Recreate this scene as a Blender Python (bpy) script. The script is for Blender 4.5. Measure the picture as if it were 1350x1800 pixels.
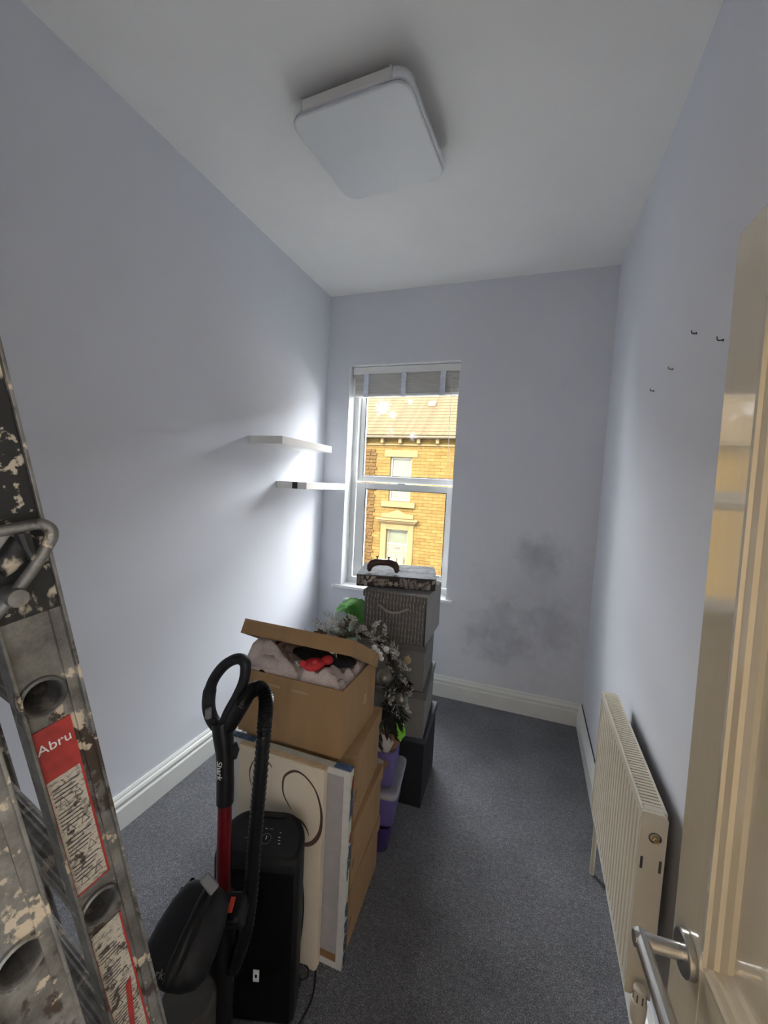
import bpy, bmesh, math, random
from mathutils import Vector, Matrix, noise

# ------------------------------------------------------------------ camera, sky, sun, exposure
for o in list(bpy.data.objects): bpy.data.objects.remove(o)
SC = bpy.context.scene; COL = SC.collection
FPX = 730.949; CAM = Vector((0, 0, 1.6))
AX = Vector((0.9397, 0.3380, 0.0519)); 
def _rot(a, b, c):
    return (Matrix.Rotation(a, 3, 'Z') @ Matrix.Rotation(b, 3, 'X') @ Matrix.Rotation(c, 3, 'Y'))
RC = _rot(0.3412, -0.0707, -0.0520)          # columns: right, forward, up
right, fwd, up = RC.col[0], RC.col[1], RC.col[2]
cd = bpy.data.cameras.new('camera'); cd.sensor_fit = 'HORIZONTAL'; cd.sensor_width = 36; cd.lens = FPX / 1350 * 36
cd.clip_start = 0.02; cd.clip_end = 200
cam = bpy.data.objects.new('camera', cd); COL.objects.link(cam)
m3 = Matrix((right, up, -fwd)).transposed(); cam.matrix_world = Matrix.Translation(CAM) @ m3.to_4x4()
SC.camera = cam

world = bpy.data.worlds.new('sky'); SC.world = world; world.use_nodes = True
wn = world.node_tree; wn.nodes.clear()
wo = wn.nodes.new('ShaderNodeOutputWorld'); wb = wn.nodes.new('ShaderNodeBackground')
wb.inputs['Color'].default_value = (0.955, 0.975, 1.0, 1); wb.inputs['Strength'].default_value = 12.0      # even, hazy bright sky
wn.links.new(wb.outputs[0], wo.inputs[0])
sd = bpy.data.lights.new('sun', 'SUN'); sd.energy = 10.0; sd.angle = math.radians(0.6); sd.color = (1.0, 0.80, 0.50)
sun = bpy.data.objects.new('sun', sd); COL.objects.link(sun)
sun.rotation_euler = Vector((0.38, 1.0, -0.82)).to_track_quat('-Z', 'Y').to_euler(); sun.location = (-6, -12, 14)
pd = bpy.data.lights.new('window_portal', 'AREA'); pd.shape = 'RECTANGLE'; pd.size = 0.88; pd.size_y = 1.77; pd.cycles.is_portal = True   # sampling aid at the window opening, gives off no light
po = bpy.data.objects.new('window_portal', pd); COL.objects.link(po); po.location = (-1.0, 3.40, 1.63); po.rotation_euler = (math.radians(-90), 0, 0)
pd2 = pd.copy(); pd2.name = 'fill_portal'; pd2.size = 0.94; pd2.size_y = 1.60; pd2.cycles.is_portal = True  # same sampling aid for the added fill window
po2 = bpy.data.objects.new('fill_portal', pd2); COL.objects.link(po2); po2.location = (-1.78, -0.89, 1.65); po2.rotation_euler = (math.radians(90), 0, math.radians(-90))
SC.view_settings.view_transform = 'Standard'; SC.view_settings.look = 'None'; SC.view_settings.gamma = 1
SC.view_settings.use_curve_mapping = False; SC.view_settings.exposure = 1.48
SC.cycles.use_denoising = True
SC.cycles.max_bounces = 14; SC.cycles.diffuse_bounces = 8; SC.cycles.transparent_max_bounces = 16
SC.cycles.sample_clamp_indirect = 6.0; SC.cycles.caustics_reflective = False; SC.cycles.caustics_refractive = False

# ------------------------------------------------------------------ room numbers
XL, XR, YB, H = -1.639, 0.421, 3.078, 3.061
YF = -0.06                                   # wall with the doorway, just behind the camera
YL = -1.45                                   # far wall of the landing
SK_H, SK_T = 0.156, 0.028
WX0, WX1, WZ0, WZ1 = -1.442, -0.560, 0.742, 2.515
rnd = random.Random(7)

def ray(px, py): return right * ((px - 675) / FPX) + fwd - up * ((py - 900) / FPX)
def at(px, py, ax, v):
    d = ray(px, py); i = 'xyz'.index(ax); return CAM + d * ((v - CAM[i]) / d[i])

# ------------------------------------------------------------------ materials
def lin(r, g, b):
    f = lambda c: (c / 255 / 12.92) if c / 255 <= 0.04045 else ((c / 255 + 0.055) / 1.055) ** 2.4
    return (f(r), f(g), f(b))
MATS = {}
def newmat(name):
    m = bpy.data.materials.new(name); m.use_nodes = True; nt = m.node_tree
    p = nt.nodes['Principled BSDF']; MATS[name] = m
    return m, nt, p
def nd(nt, typ, **kw):
    n = nt.nodes.new(typ)
    for k, v in kw.items():
        if k.startswith('i_'): n.inputs[k[2:].replace('_', ' ')].default_value = v
        else: setattr(n, k, v)
    return n
def coords(nt, kind='Object'):
    if kind == 'Position': return nt.nodes.new('ShaderNodeNewGeometry').outputs['Position']
    return nt.nodes.new('ShaderNodeTexCoord').outputs[kind]
def noise_n(nt, co, scale, detail=4, rough=0.55, mapscale=None):
    if mapscale:
        mp = nd(nt, 'ShaderNodeMapping'); mp.inputs['Scale'].default_value = mapscale; nt.links.new(co, mp.inputs[0]); co = mp.outputs[0]
    n = nd(nt, 'ShaderNodeTexNoise'); n.inputs['Scale'].default_value = scale; n.inputs['Detail'].default_value = detail; n.inputs['Roughness'].default_value = rough
    nt.links.new(co, n.inputs['Vector']); return n.outputs['Fac']
def ramp(nt, fac, stops):
    r = nd(nt, 'ShaderNodeValToRGB'); e = r.color_ramp.elements
    while len(e) < len(stops): e.new(0.5)
    for k, (pos, c) in enumerate(stops):
        e[k].position = pos; e[k].color = (*c, 1) if not isinstance(c, (int, float)) else (c, c, c, 1)
    nt.links.new(fac, r.inputs[0]); return r.outputs[0]
def mixc(nt, fac, a, b):
    n = nd(nt, 'ShaderNodeMix', data_type='RGBA')
    if isinstance(fac, (int, float)): n.inputs[0].default_value = fac
    else: nt.links.new(fac, n.inputs[0])
    for k, v in ((6, a), (7, b)):
        if isinstance(v, (tuple, list)): n.inputs[k].default_value = (*v[:3], 1)
        else: nt.links.new(v, n.inputs[k])
    return n.outputs[2]
def math_n(nt, op, a, b=None, clamp=False):
    n = nd(nt, 'ShaderNodeMath', operation=op); n.use_clamp = clamp
    for k, v in ((0, a), (1, b)):
        if v is None: continue
        if isinstance(v, (int, float)): n.inputs[k].default_value = v
        else: nt.links.new(v, n.inputs[k])
    return n.outputs[0]
def bump_n(nt, p, h, strength, dist=0.002):
    b = nd(nt, 'ShaderNodeBump'); b.inputs['Strength'].default_value = strength; b.inputs['Distance'].default_value = dist
    nt.links.new(h, b.inputs['Height']); nt.links.new(b.outputs[0], p.inputs['Normal'])
def M(name, col, rough=0.5, metal=0.0, var=0.0, vs=10.0, col2=None, bump=0.0, bs=200.0, spec=0.5, coat=0.0, stretch=None, kind='Object', dist=0.002):
    m, nt, p = newmat(name)
    p.inputs['Base Color'].default_value = (*col, 1); p.inputs['Roughness'].default_value = rough
    p.inputs['Metallic'].default_value = metal; p.inputs['Specular IOR Level'].default_value = spec
    p.inputs['Coat Weight'].default_value = coat
    if var or col2 or bump: co = coords(nt, kind)
    if var or col2:
        f = noise_n(nt, co, vs, 5, 0.6, stretch)
        a = tuple(max(0, c * (1 - var)) for c in col); b = col2 if col2 else tuple(min(1, c * (1 + var)) for c in col)
        nt.links.new(ramp(nt, f, [(0.32, a), (0.68, b)]), p.inputs['Base Color'])
    if bump: bump_n(nt, p, noise_n(nt, co, bs, 3, 0.6, stretch), bump, dist)
    return m

# plain paints and plastics
M('ceiling_paint', (0.90, 0.90, 0.88), 0.95, spec=0.12, var=0.02, vs=2, bump=0.12, bs=90)
M('landing_paint', (0.68, 0.53, 0.35), 0.8, var=0.03, vs=3)
M('white_gloss', (0.78, 0.79, 0.76), 0.35, var=0.03, vs=6, bump=0.05, bs=40)
M('white_reveal', (0.85, 0.86, 0.88), 0.55, var=0.02, vs=5)
M('upvc', (0.80, 0.82, 0.82), 0.25, var=0.01)
M('upvc_seal', (0.06, 0.06, 0.065), 0.5, var=0.1)
M('shelf_white', (0.80, 0.79, 0.76), 0.4, var=0.02, vs=6)
M('sticker_black', (0.012, 0.012, 0.014), 0.4, var=0.1)
M('radiator_white', (0.66, 0.61, 0.50), 0.3, var=0.03, vs=7)
M('radiator_dark', (0.10, 0.09, 0.08), 0.7, var=0.1)
M('brass', (0.62, 0.46, 0.22), 0.3, 1.0, var=0.15, vs=60)
M('copper_pipe', (0.55, 0.33, 0.2), 0.45, 0.8, var=0.2, vs=30)
M('blind_white', (0.80, 0.80, 0.79), 0.5, var=0.03)
M('blind_slat', (0.78, 0.77, 0.74), 0.5, var=0.06, vs=30, stretch=(0.2, 1, 8))
M('blind_tape', (0.74, 0.78, 0.88), 0.8, var=0.12, vs=60, bump=0.4, bs=300)
M('cord_white', (0.7, 0.7, 0.66), 0.7, var=0.05)
M('door_cream', (0.60, 0.545, 0.42), 0.12, coat=0.8, var=0.03, vs=5, bump=0.09, bs=26, stretch=(4, 0.16, 4), dist=0.004)
M('steel_brushed', (0.55, 0.54, 0.52), 0.28, 1.0, var=0.08, vs=40, stretch=(1, 1, 12))
M('light_opal', (0.66, 0.68, 0.69), 0.35, var=0.01)
M('light_bar', (0.72, 0.71, 0.69), 0.4, var=0.02)
M('light_base', (0.62, 0.62, 0.6), 0.6, var=0.02)
M('chrome', (0.75, 0.76, 0.78), 0.08, 1.0, var=0.03)
M('hook_metal', (0.10, 0.09, 0.09), 0.4, 0.8, var=0.1)
M('vac_black', (0.008, 0.008, 0.0095), 0.32, spec=0.25, var=0.2, vs=30)
M('vac_satin', (0.013, 0.013, 0.0155), 0.45, spec=0.25, var=0.15, vs=30)
M('vac_grey', (0.20, 0.20, 0.21), 0.4, var=0.08)
M('vac_red', (0.16, 0.006, 0.012), 0.28, 0.35, var=0.12, vs=20)
M('button_red', (0.5, 0.045, 0.02), 0.4, var=0.05)
M('hose_black', (0.007, 0.007, 0.008), 0.28, spec=0.25, var=0.2, vs=60)
M('print_white', (0.75, 0.75, 0.75), 0.5, var=0.03)
M('appliance_black', (0.009, 0.009, 0.010), 0.45, spec=0.25, var=0.2, vs=20)
M('appliance_panel', (0.016, 0.0165, 0.0175), 0.5, spec=0.25, var=0.12, vs=40)
M('appliance_front', (0.006, 0.006, 0.007), 0.22, spec=0.25, var=0.1)
M('cable_black', (0.012, 0.012, 0.012), 0.5, var=0.1)
M('kraft', (0.36, 0.22, 0.105), 0.85, var=0.10, vs=14, bump=0.15, bs=160, stretch=(1, 1, 0.25))
M('kraft_inner', (0.30, 0.19, 0.095), 0.9, var=0.10, vs=14)
M('kraft_edge', (0.42, 0.28, 0.15), 0.9, var=0.2, vs=120)
M('tape_worn', (0.44, 0.30, 0.17), 0.7, var=0.15, vs=60)
M('fleece', (0.58, 0.47, 0.43), 0.95, col2=(0.74, 0.64, 0.59), vs=9, bump=0.8, bs=170, dist=0.004)
M('lump_black', (0.010, 0.010, 0.012), 0.9, var=0.3, vs=30, bump=0.4, bs=120)
M('toy_red', (0.62, 0.035, 0.045), 0.6, var=0.12, vs=40, bump=0.3, bs=200)
M('tag_white', (0.72, 0.70, 0.68), 0.6, var=0.05, vs=60)
M('tag_dark', (0.05, 0.04, 0.04), 0.6, var=0.2, vs=90)
M('canvas_beige', (0.78, 0.68, 0.53), 0.9, var=0.04, vs=4, bump=0.35, bs=900, dist=0.001)
M('canvas_edge', (0.66, 0.50, 0.32), 0.9, var=0.08, vs=30)
M('swirl_brown', (0.085, 0.045, 0.032), 0.7, var=0.3, vs=40)
M('canvas_back', (0.44, 0.42, 0.43), 0.95, var=0.06, vs=20, bump=0.3, bs=700, dist=0.001)
M('canvas_fold', (0.68, 0.67, 0.65), 0.9, var=0.06, vs=40, bump=0.5, bs=60)
M('stretcher_wood', (0.30, 0.17, 0.08), 0.8, var=0.2, vs=20)
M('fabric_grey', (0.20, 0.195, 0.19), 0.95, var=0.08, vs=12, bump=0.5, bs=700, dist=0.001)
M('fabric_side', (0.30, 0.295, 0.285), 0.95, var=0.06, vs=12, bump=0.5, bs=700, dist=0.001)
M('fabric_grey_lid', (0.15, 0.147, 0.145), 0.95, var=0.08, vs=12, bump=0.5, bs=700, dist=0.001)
M('fabric_dark', (0.016, 0.016, 0.021), 0.9, var=0.15, vs=12, bump=0.5, bs=500, dist=0.001)
M('fabric_dark_lid', (0.05, 0.055, 0.075), 0.75, var=0.15, vs=10, bump=0.4, bs=500, dist=0.001)
M('webbing', (0.30, 0.29, 0.28), 0.9, var=0.15, vs=120, bump=0.5, bs=400)
M('controller_brown', (0.045, 0.020, 0.018), 0.3, var=0.15, vs=30)
M('controller_dark', (0.012, 0.010, 0.010), 0.5, var=0.1)
M('twig', (0.035, 0.026, 0.018), 0.9, var=0.3, vs=50, bump=0.6, bs=120)
M('leaf_green', (0.075, 0.105, 0.055), 0.8, col2=(0.20, 0.22, 0.16), vs=60)
M('leaf_dark', (0.02, 0.024, 0.02), 0.6, var=0.35, vs=50)
M('leaf_frost', (0.42, 0.43, 0.43), 0.7, col2=(0.86, 0.86, 0.86), vs=80, bump=0.5, bs=300)
M('leaf_brown', (0.10, 0.075, 0.06), 0.7, var=0.3, vs=40)
M('berry_white', (0.72, 0.71, 0.70), 0.8, var=0.08, vs=90, bump=0.6, bs=300)
M('bauble_pewter', (0.20, 0.195, 0.17), 0.32, 0.7, var=0.15, vs=20)
M('bauble_gold', (0.34, 0.27, 0.16), 0.6, 0.3, var=0.25, vs=120, bump=0.8, bs=260)
M('bag_green', (0.04, 0.26, 0.03), 0.25, col2=(0.25, 0.62, 0.18), vs=9, bump=0.6, bs=25, dist=0.01)
M('toy_green', (0.16, 0.55, 0.02), 0.45, col2=(0.34, 0.80, 0.05), vs=25, bump=0.5, bs=60, dist=0.006)
M('ball_blue', (0.035, 0.05, 0.22), 0.35, var=0.15, vs=15)
M('frame_wood', (0.20, 0.10, 0.04), 0.55, var=0.2, vs=14, stretch=(1, 8, 1))
M('mount_white', (0.60, 0.57, 0.56), 0.8, var=0.03)
M('pink_paper', (0.55, 0.22, 0.24), 0.8, var=0.15, vs=20)
M('ladder_plastic', (0.014, 0.013, 0.012), 0.6, var=0.3, vs=30)
M('label_red', (0.36, 0.030, 0.026), 0.55, var=0.2, vs=60)
# outdoors
M('lintel_stone', (0.0813, 0.0605, 0.0312), 0.9, spec=0.05, var=0.08, vs=3, bump=0.3, bs=20)
M('quoin_stone', (0.0396, 0.0234, 0.0099), 0.95, spec=0.05, var=0.25, vs=2.5, bump=0.6, bs=12, dist=0.02)
M('roof_tile', (0.0375, 0.0276, 0.0157), 0.9, spec=0.05, var=0.22, vs=2.2, bump=0.5, bs=14, dist=0.02, stretch=(2.0, 1, 1))
M('gutter', (0.0592, 0.0497, 0.0355), 0.6, spec=0.05, var=0.1)
M('white_outdoor', (0.1094, 0.1042, 0.0854), 0.5, spec=0.05, var=0.03)
M('house_glass', (0.0626, 0.0688, 0.0521), 0.15, spec=0.08, var=0.15, vs=1.2)
M('net_curtain', (0.0730, 0.0751, 0.0573), 0.9, spec=0.05, var=0.08, vs=3, stretch=(8, 1, 1))
M('asphalt', (0.09, 0.09, 0.09), 0.95, spec=0.05, var=0.2, vs=3, bump=0.4, bs=60)
M('pavement', (0.24, 0.22, 0.19), 0.95, spec=0.05, var=0.15, vs=2, bump=0.3, bs=30)
M('door_outdoor', (0.0917, 0.0833, 0.0583), 0.45, spec=0.05, var=0.03)
M('iron_black', (0.03, 0.028, 0.025), 0.5, var=0.1)

def wall_paint(name, stains=()):
    m, nt, p = newmat(name); co = coords(nt, 'Position')
    c = ramp(nt, noise_n(nt, co, 1.6, 3, 0.5), [(0.3, (0.71, 0.73, 0.79)), (0.7, (0.735, 0.755, 0.81))])
    for (x, y, z, r, k) in stains:
        d = nd(nt, 'ShaderNodeVectorMath', operation='DISTANCE'); d.inputs[1].default_value = (x, y, z); nt.links.new(co, d.inputs[0])
        wob = math_n(nt, 'MULTIPLY', math_n(nt, 'SUBTRACT', noise_n(nt, co, 7, 5, 0.65), 0.5), r * 1.6)
        dd = math_n(nt, 'ADD', d.outputs['Value'], wob)
        f = math_n(nt, 'SUBTRACT', 1.0, math_n(nt, 'DIVIDE', dd, r), clamp=True)
        c = mixc(nt, math_n(nt, 'MULTIPLY', f, k), c, (0.34, 0.355, 0.41))
    nt.links.new(c, p.inputs['Base Color']); p.inputs['Roughness'].default_value = 0.9; p.inputs['Specular IOR Level'].default_value = 0.12
    bump_n(nt, p, noise_n(nt, co, 120, 3), 0.12, 0.001)
wall_paint('wall_paint')
wall_paint('wall_paint_damp', [(-0.169, YB, 0.56, 0.26, 0.55), (-0.32, YB, 0.49, 0.18, 0.4), (0.10, YB, 1.16, 0.20, 0.5), (-0.02, YB, 1.20, 0.12, 0.35), (0.2, YB, 0.62, 0.25, 0.35), (0.05, YB, 0.85, 0.45, 0.3), (-0.05, YB, 0.45, 0.4, 0.3)])

def carpet():
    m, nt, p = newmat('carpet'); co = coords(nt, 'Position')
    f = math_n(nt, 'ADD', math_n(nt, 'MULTIPLY', noise_n(nt, co, 230, 2, 0.7), 0.75), math_n(nt, 'MULTIPLY', noise_n(nt, co, 60, 3, 0.6), 0.25))
    c1 = ramp(nt, f, [(0.34, (0.045, 0.046, 0.053)), (0.51, (0.135, 0.139, 0.154)), (0.68, (0.34, 0.348, 0.37))])
    big = ramp(nt, noise_n(nt, co, 3.2, 4, 0.6), [(0.35, (0.80, 0.80, 0.80)), (0.65, (1.12, 1.12, 1.12))])
    n = nd(nt, 'ShaderNodeMix', data_type='RGBA', blend_type='MULTIPLY'); n.inputs[0].default_value = 1
    nt.links.new(c1, n.inputs[6]); nt.links.new(big, n.inputs[7]); nt.links.new(n.outputs[2], p.inputs['Base Color'])
    p.inputs['Roughness'].default_value = 1.0; p.inputs['Specular IOR Level'].default_value = 0.1
    p.inputs['Sheen Weight'].default_value = 0.25
    bump_n(nt, p, f, 0.9, 0.006)
carpet()

def glass(name, smudges=(), tint=(0.875, 0.88, 0.875)):
    m = bpy.data.materials.new(name); m.use_nodes = True; nt = m.node_tree; nt.nodes.clear(); MATS[name] = m
    out = nd(nt, 'ShaderNodeOutputMaterial'); tr = nd(nt, 'ShaderNodeBsdfTransparent'); tr.inputs[0].default_value = (*tint, 1); gl = nd(nt, 'ShaderNodeBsdfGlossy'); gl.inputs['Roughness'].default_value = 0.02
    mx = nd(nt, 'ShaderNodeMixShader'); lw = nd(nt, 'ShaderNodeLayerWeight'); lw.inputs[0].default_value = 0.12
    nt.links.new(math_n(nt, 'MULTIPLY', lw.outputs['Fresnel'], 0.6), mx.inputs[0]); nt.links.new(tr.outputs[0], mx.inputs[1]); nt.links.new(gl.outputs[0], mx.inputs[2])
    last = mx.outputs[0]
    if smudges:
        co = coords(nt, 'Position'); tot = None
        for (x, z, r, k) in smudges:
            d = nd(nt, 'ShaderNodeVectorMath', operation='DISTANCE'); d.inputs[1].default_value = (x, YB + 0.16, z); nt.links.new(co, d.inputs[0])
            dd = math_n(nt, 'ADD', d.outputs['Value'], math_n(nt, 'MULTIPLY', math_n(nt, 'SUBTRACT', noise_n(nt, co, 34, 6, 0.8), 0.5), r * 3.4))
            f = math_n(nt, 'MULTIPLY', math_n(nt, 'SUBTRACT', 1.0, math_n(nt, 'DIVIDE', dd, r), clamp=True), k)
            tot = f if tot is None else math_n(nt, 'MAXIMUM', tot, f)
        df = nd(nt, 'ShaderNodeBsdfTranslucent'); df.inputs[0].default_value = (0.85, 0.85, 0.9, 1)
        m2 = nd(nt, 'ShaderNodeMixShader'); nt.links.new(tot, m2.inputs[0]); nt.links.new(last, m2.inputs[1]); nt.links.new(df.outputs[0], m2.inputs[2]); last = m2.outputs[0]
    nt.links.new(last, out.inputs[0])
glass('window_glass', [(-1.22, 2.215, 0.070, 0.16), (-1.13, 2.16, 0.045, 0.14), (-0.985, 2.265, 0.040, 0.16), (-0.95, 1.985, 0.045, 0.10), (-1.14, 2.03, 0.05, 0.04)])
glass('window_glass_plain'); glass('fill_glass', tint=(0.98, 0.98, 0.98))

def plastic(name, col, alpha, rough=0.35, var=0.08):
    m, nt, p = newmat(name); co = coords(nt, 'Object')
    nt.links.new(ramp(nt, noise_n(nt, co, 14, 4), [(0.3, tuple(c * (1 - var) for c in col)), (0.7, tuple(min(1, c * (1 + var)) for c in col))]), p.inputs['Base Color'])
    p.inputs['Roughness'].default_value = rough
    out = nt.nodes['Material Output']; tr = nd(nt, 'ShaderNodeBsdfTransparent'); mx = nd(nt, 'ShaderNodeMixShader'); mx.inputs[0].default_value = alpha
    tr.inputs[0].default_value = (*[0.4 + 0.6 * min(1, c * 1.5) for c in col], 1)
    nt.links.new(tr.outputs[0], mx.inputs[1]); nt.links.new(p.outputs[0], mx.inputs[2]); nt.links.new(mx.outputs[0], out.inputs[0])
plastic('crate_purple', (0.20, 0.16, 0.44), 0.78)
plastic('crate_purple_dark', (0.06, 0.04, 0.17), 0.9)
plastic('crate_frost', (0.50, 0.50, 0.53), 0.72)
plastic('bag_clear', (0.55, 0.60, 0.57), 0.62, 0.25)
plastic('dust_cup', (0.085, 0.083, 0.075), 0.6, 0.2)

def stone_wall():
    m, nt, p = newmat('stone_wall'); co = coords(nt, 'Position')
    sx = nd(nt, 'ShaderNodeSeparateXYZ'); nt.links.new(co, sx.inputs[0]); cx = nd(nt, 'ShaderNodeCombineXYZ')
    nt.links.new(math_n(nt, 'ADD', sx.outputs[0], math_n(nt, 'MULTIPLY', noise_n(nt, co, 1.2, 2), 0.25)), cx.inputs[0]); nt.links.new(sx.outputs[2], cx.inputs[1])
    b = nd(nt, 'ShaderNodeTexBrick'); nt.links.new(cx.outputs[0], b.inputs['Vector'])
    b.inputs['Color1'].default_value = (0.0771, 0.0521, 0.0193, 1); b.inputs['Color2'].default_value = (0.0583, 0.0385, 0.0137, 1); b.inputs['Mortar'].default_value = (0.0282, 0.0177, 0.0062, 1)
    b.inputs['Scale'].default_value = 1.0; b.inputs['Mortar Size'].default_value = 0.010; b.inputs['Brick Width'].default_value = 0.42; b.inputs['Row Height'].default_value = 0.135; b.inputs['Mortar Smooth'].default_value = 0.4; b.inputs['Bias'].default_value = -0.1
    n = nd(nt, 'ShaderNodeMix', data_type='RGBA', blend_type='MULTIPLY'); n.inputs[0].default_value = 1
    nt.links.new(b.outputs['Color'], n.inputs[6]); nt.links.new(ramp(nt, noise_n(nt, co, 2.5, 5, 0.7), [(0.3, (0.8, 0.78, 0.74)), (0.7, (1.08, 1.06, 1.0))]), n.inputs[7])
    nt.links.new(n.outputs[2], p.inputs['Base Color']); p.inputs['Roughness'].default_value = 0.95; p.inputs['Specular IOR Level'].default_value = 0.05
    bump_n(nt, p, b.outputs['Fac'], -0.8, 0.03)
stone_wall()

def stripes():                                  # striped weave of the grey basket box
    m, nt, p = newmat('fabric_striped'); co = coords(nt, 'Object')
    sx = nd(nt, 'ShaderNodeSeparateXYZ'); nt.links.new(co, sx.inputs[0])
    xy = math_n(nt, 'ADD', sx.outputs[0], sx.outputs[1])
    w = math_n(nt, 'SINE', math_n(nt, 'MULTIPLY', xy, 2 * math.pi / 0.0165))
    dash = math_n(nt, 'SINE', math_n(nt, 'ADD', math_n(nt, 'MULTIPLY', sx.outputs[2], 2 * math.pi / 0.03), math_n(nt, 'MULTIPLY', noise_n(nt, co, 40, 2), 12)))
    f = math_n(nt, 'MULTIPLY', math_n(nt, 'GREATER_THAN', w, 0.72), ramp(nt, dash, [(0.0, 0.35), (0.6, 1.0)]))
    base = ramp(nt, noise_n(nt, co, 160, 3, 0.6, (1, 1, 0.2)), [(0.3, (0.10, 0.092, 0.085)), (0.7, (0.17, 0.158, 0.15))])
    nt.links.new(mixc(nt, f, base, (0.40, 0.385, 0.37)), p.inputs['Base Color']); p.inputs['Roughness'].default_value = 0.95
    bump_n(nt, p, w, 0.5, 0.001)
stripes()

def marble():
    m, nt, p = newmat('marble_paper'); co = coords(nt, 'Object')
    n = noise_n(nt, co, 5, 6, 0.6); v = math_n(nt, 'ABSOLUTE', math_n(nt, 'SUBTRACT', n, 0.5))
    n2 = noise_n(nt, co, 11, 5, 0.6); v2 = math_n(nt, 'ABSOLUTE', math_n(nt, 'SUBTRACT', n2, 0.5))
    c = ramp(nt, math_n(nt, 'MINIMUM', v, math_n(nt, 'MULTIPLY', v2, 2.0)), [(0.0, (0.07, 0.075, 0.09)), (0.025, (0.14, 0.15, 0.165)), (0.08, (0.19, 0.20, 0.22))])
    nt.links.new(c, p.inputs['Base Color']); p.inputs['Roughness'].default_value = 0.7; p.inputs['Specular IOR Level'].default_value = 0.1
marble()
M('floral_dark', (0.022, 0.015, 0.016), 0.55, var=0.2, vs=40)
M('floral_pale', (0.42, 0.38, 0.35), 0.6, var=0.08, vs=60)
M('blossom_navy', (0.025, 0.045, 0.11), 0.8, col2=(0.10, 0.16, 0.26), vs=50)
M('blossom_red', (0.22, 0.05, 0.03), 0.8, var=0.2, vs=50)
M('canvas_print', (0.62, 0.64, 0.56), 0.85, var=0.08, vs=20, bump=0.3, bs=600, dist=0.001)

def ladder_metal(name, amt):
    m, nt, p = newmat(name); co = coords(nt, 'Object')
    base = ramp(nt, noise_n(nt, co, 26, 6, 0.7), [(0.3, (0.10, 0.094, 0.085)), (0.5, (0.20, 0.195, 0.18)), (0.7, (0.31, 0.305, 0.29))])
    mp = noise_n(nt, co, 17, 6, 0.62, (1, 1, 0.8))
    dirt = ramp(nt, mp, [(0.56, 0.0), (0.60, 1.0)])
    c = mixc(nt, math_n(nt, 'MULTIPLY', dirt, amt), base, (0.045, 0.03, 0.02))
    pt = ramp(nt, noise_n(nt, co, 31, 5, 0.6), [(0.60, 0.0), (0.63, 1.0)])
    c = mixc(nt, math_n(nt, 'MULTIPLY', pt, amt), c, (0.52, 0.44, 0.33))
    nt.links.new(c, p.inputs['Base Color'])
    met = math_n(nt, 'SUBTRACT', 0.55, math_n(nt, 'MULTIPLY', math_n(nt, 'MAXIMUM', dirt, pt), 0.55), clamp=True)
    nt.links.new(met, p.inputs['Metallic']); p.inputs['Roughness'].default_value = 0.5
    bump_n(nt, p, mp, 0.25, 0.003)
ladder_metal('ladder_alu', 1.0); ladder_metal('ladder_rung', 0.5)
def splatter():
    m, nt, p = newmat('ladder_splat'); co = coords(nt, 'Object')
    f = ramp(nt, noise_n(nt, co, 15, 5, 0.55, (1, 1, 0.6)), [(0.50, 0.0), (0.525, 1.0)])
    g = ramp(nt, noise_n(nt, co, 60, 4, 0.6), [(0.60, 0.0), (0.64, 1.0)])
    c = mixc(nt, math_n(nt, 'MAXIMUM', f, g), (0.012, 0.012, 0.012), (0.46, 0.40, 0.31))
    nt.links.new(c, p.inputs['Base Color']); p.inputs['Roughness'].default_value = 0.55
splatter()
def worn_label():
    m, nt, p = newmat('label_worn'); co = coords(nt, 'Object')
    a = noise_n(nt, co, 42, 6, 0.65); b = noise_n(nt, co, 150, 4, 0.6, (1, 1, 2.2))
    c = ramp(nt, b, [(0.40, (0.22, 0.20, 0.18)), (0.48, (0.50, 0.45, 0.37))])
    c = mixc(nt, ramp(nt, a, [(0.58, 0.0), (0.62, 1.0)]), c, (0.07, 0.055, 0.045))
    nt.links.new(c, p.inputs['Base Color']); p.inputs['Roughness'].default_value = 0.6
worn_label()

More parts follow.
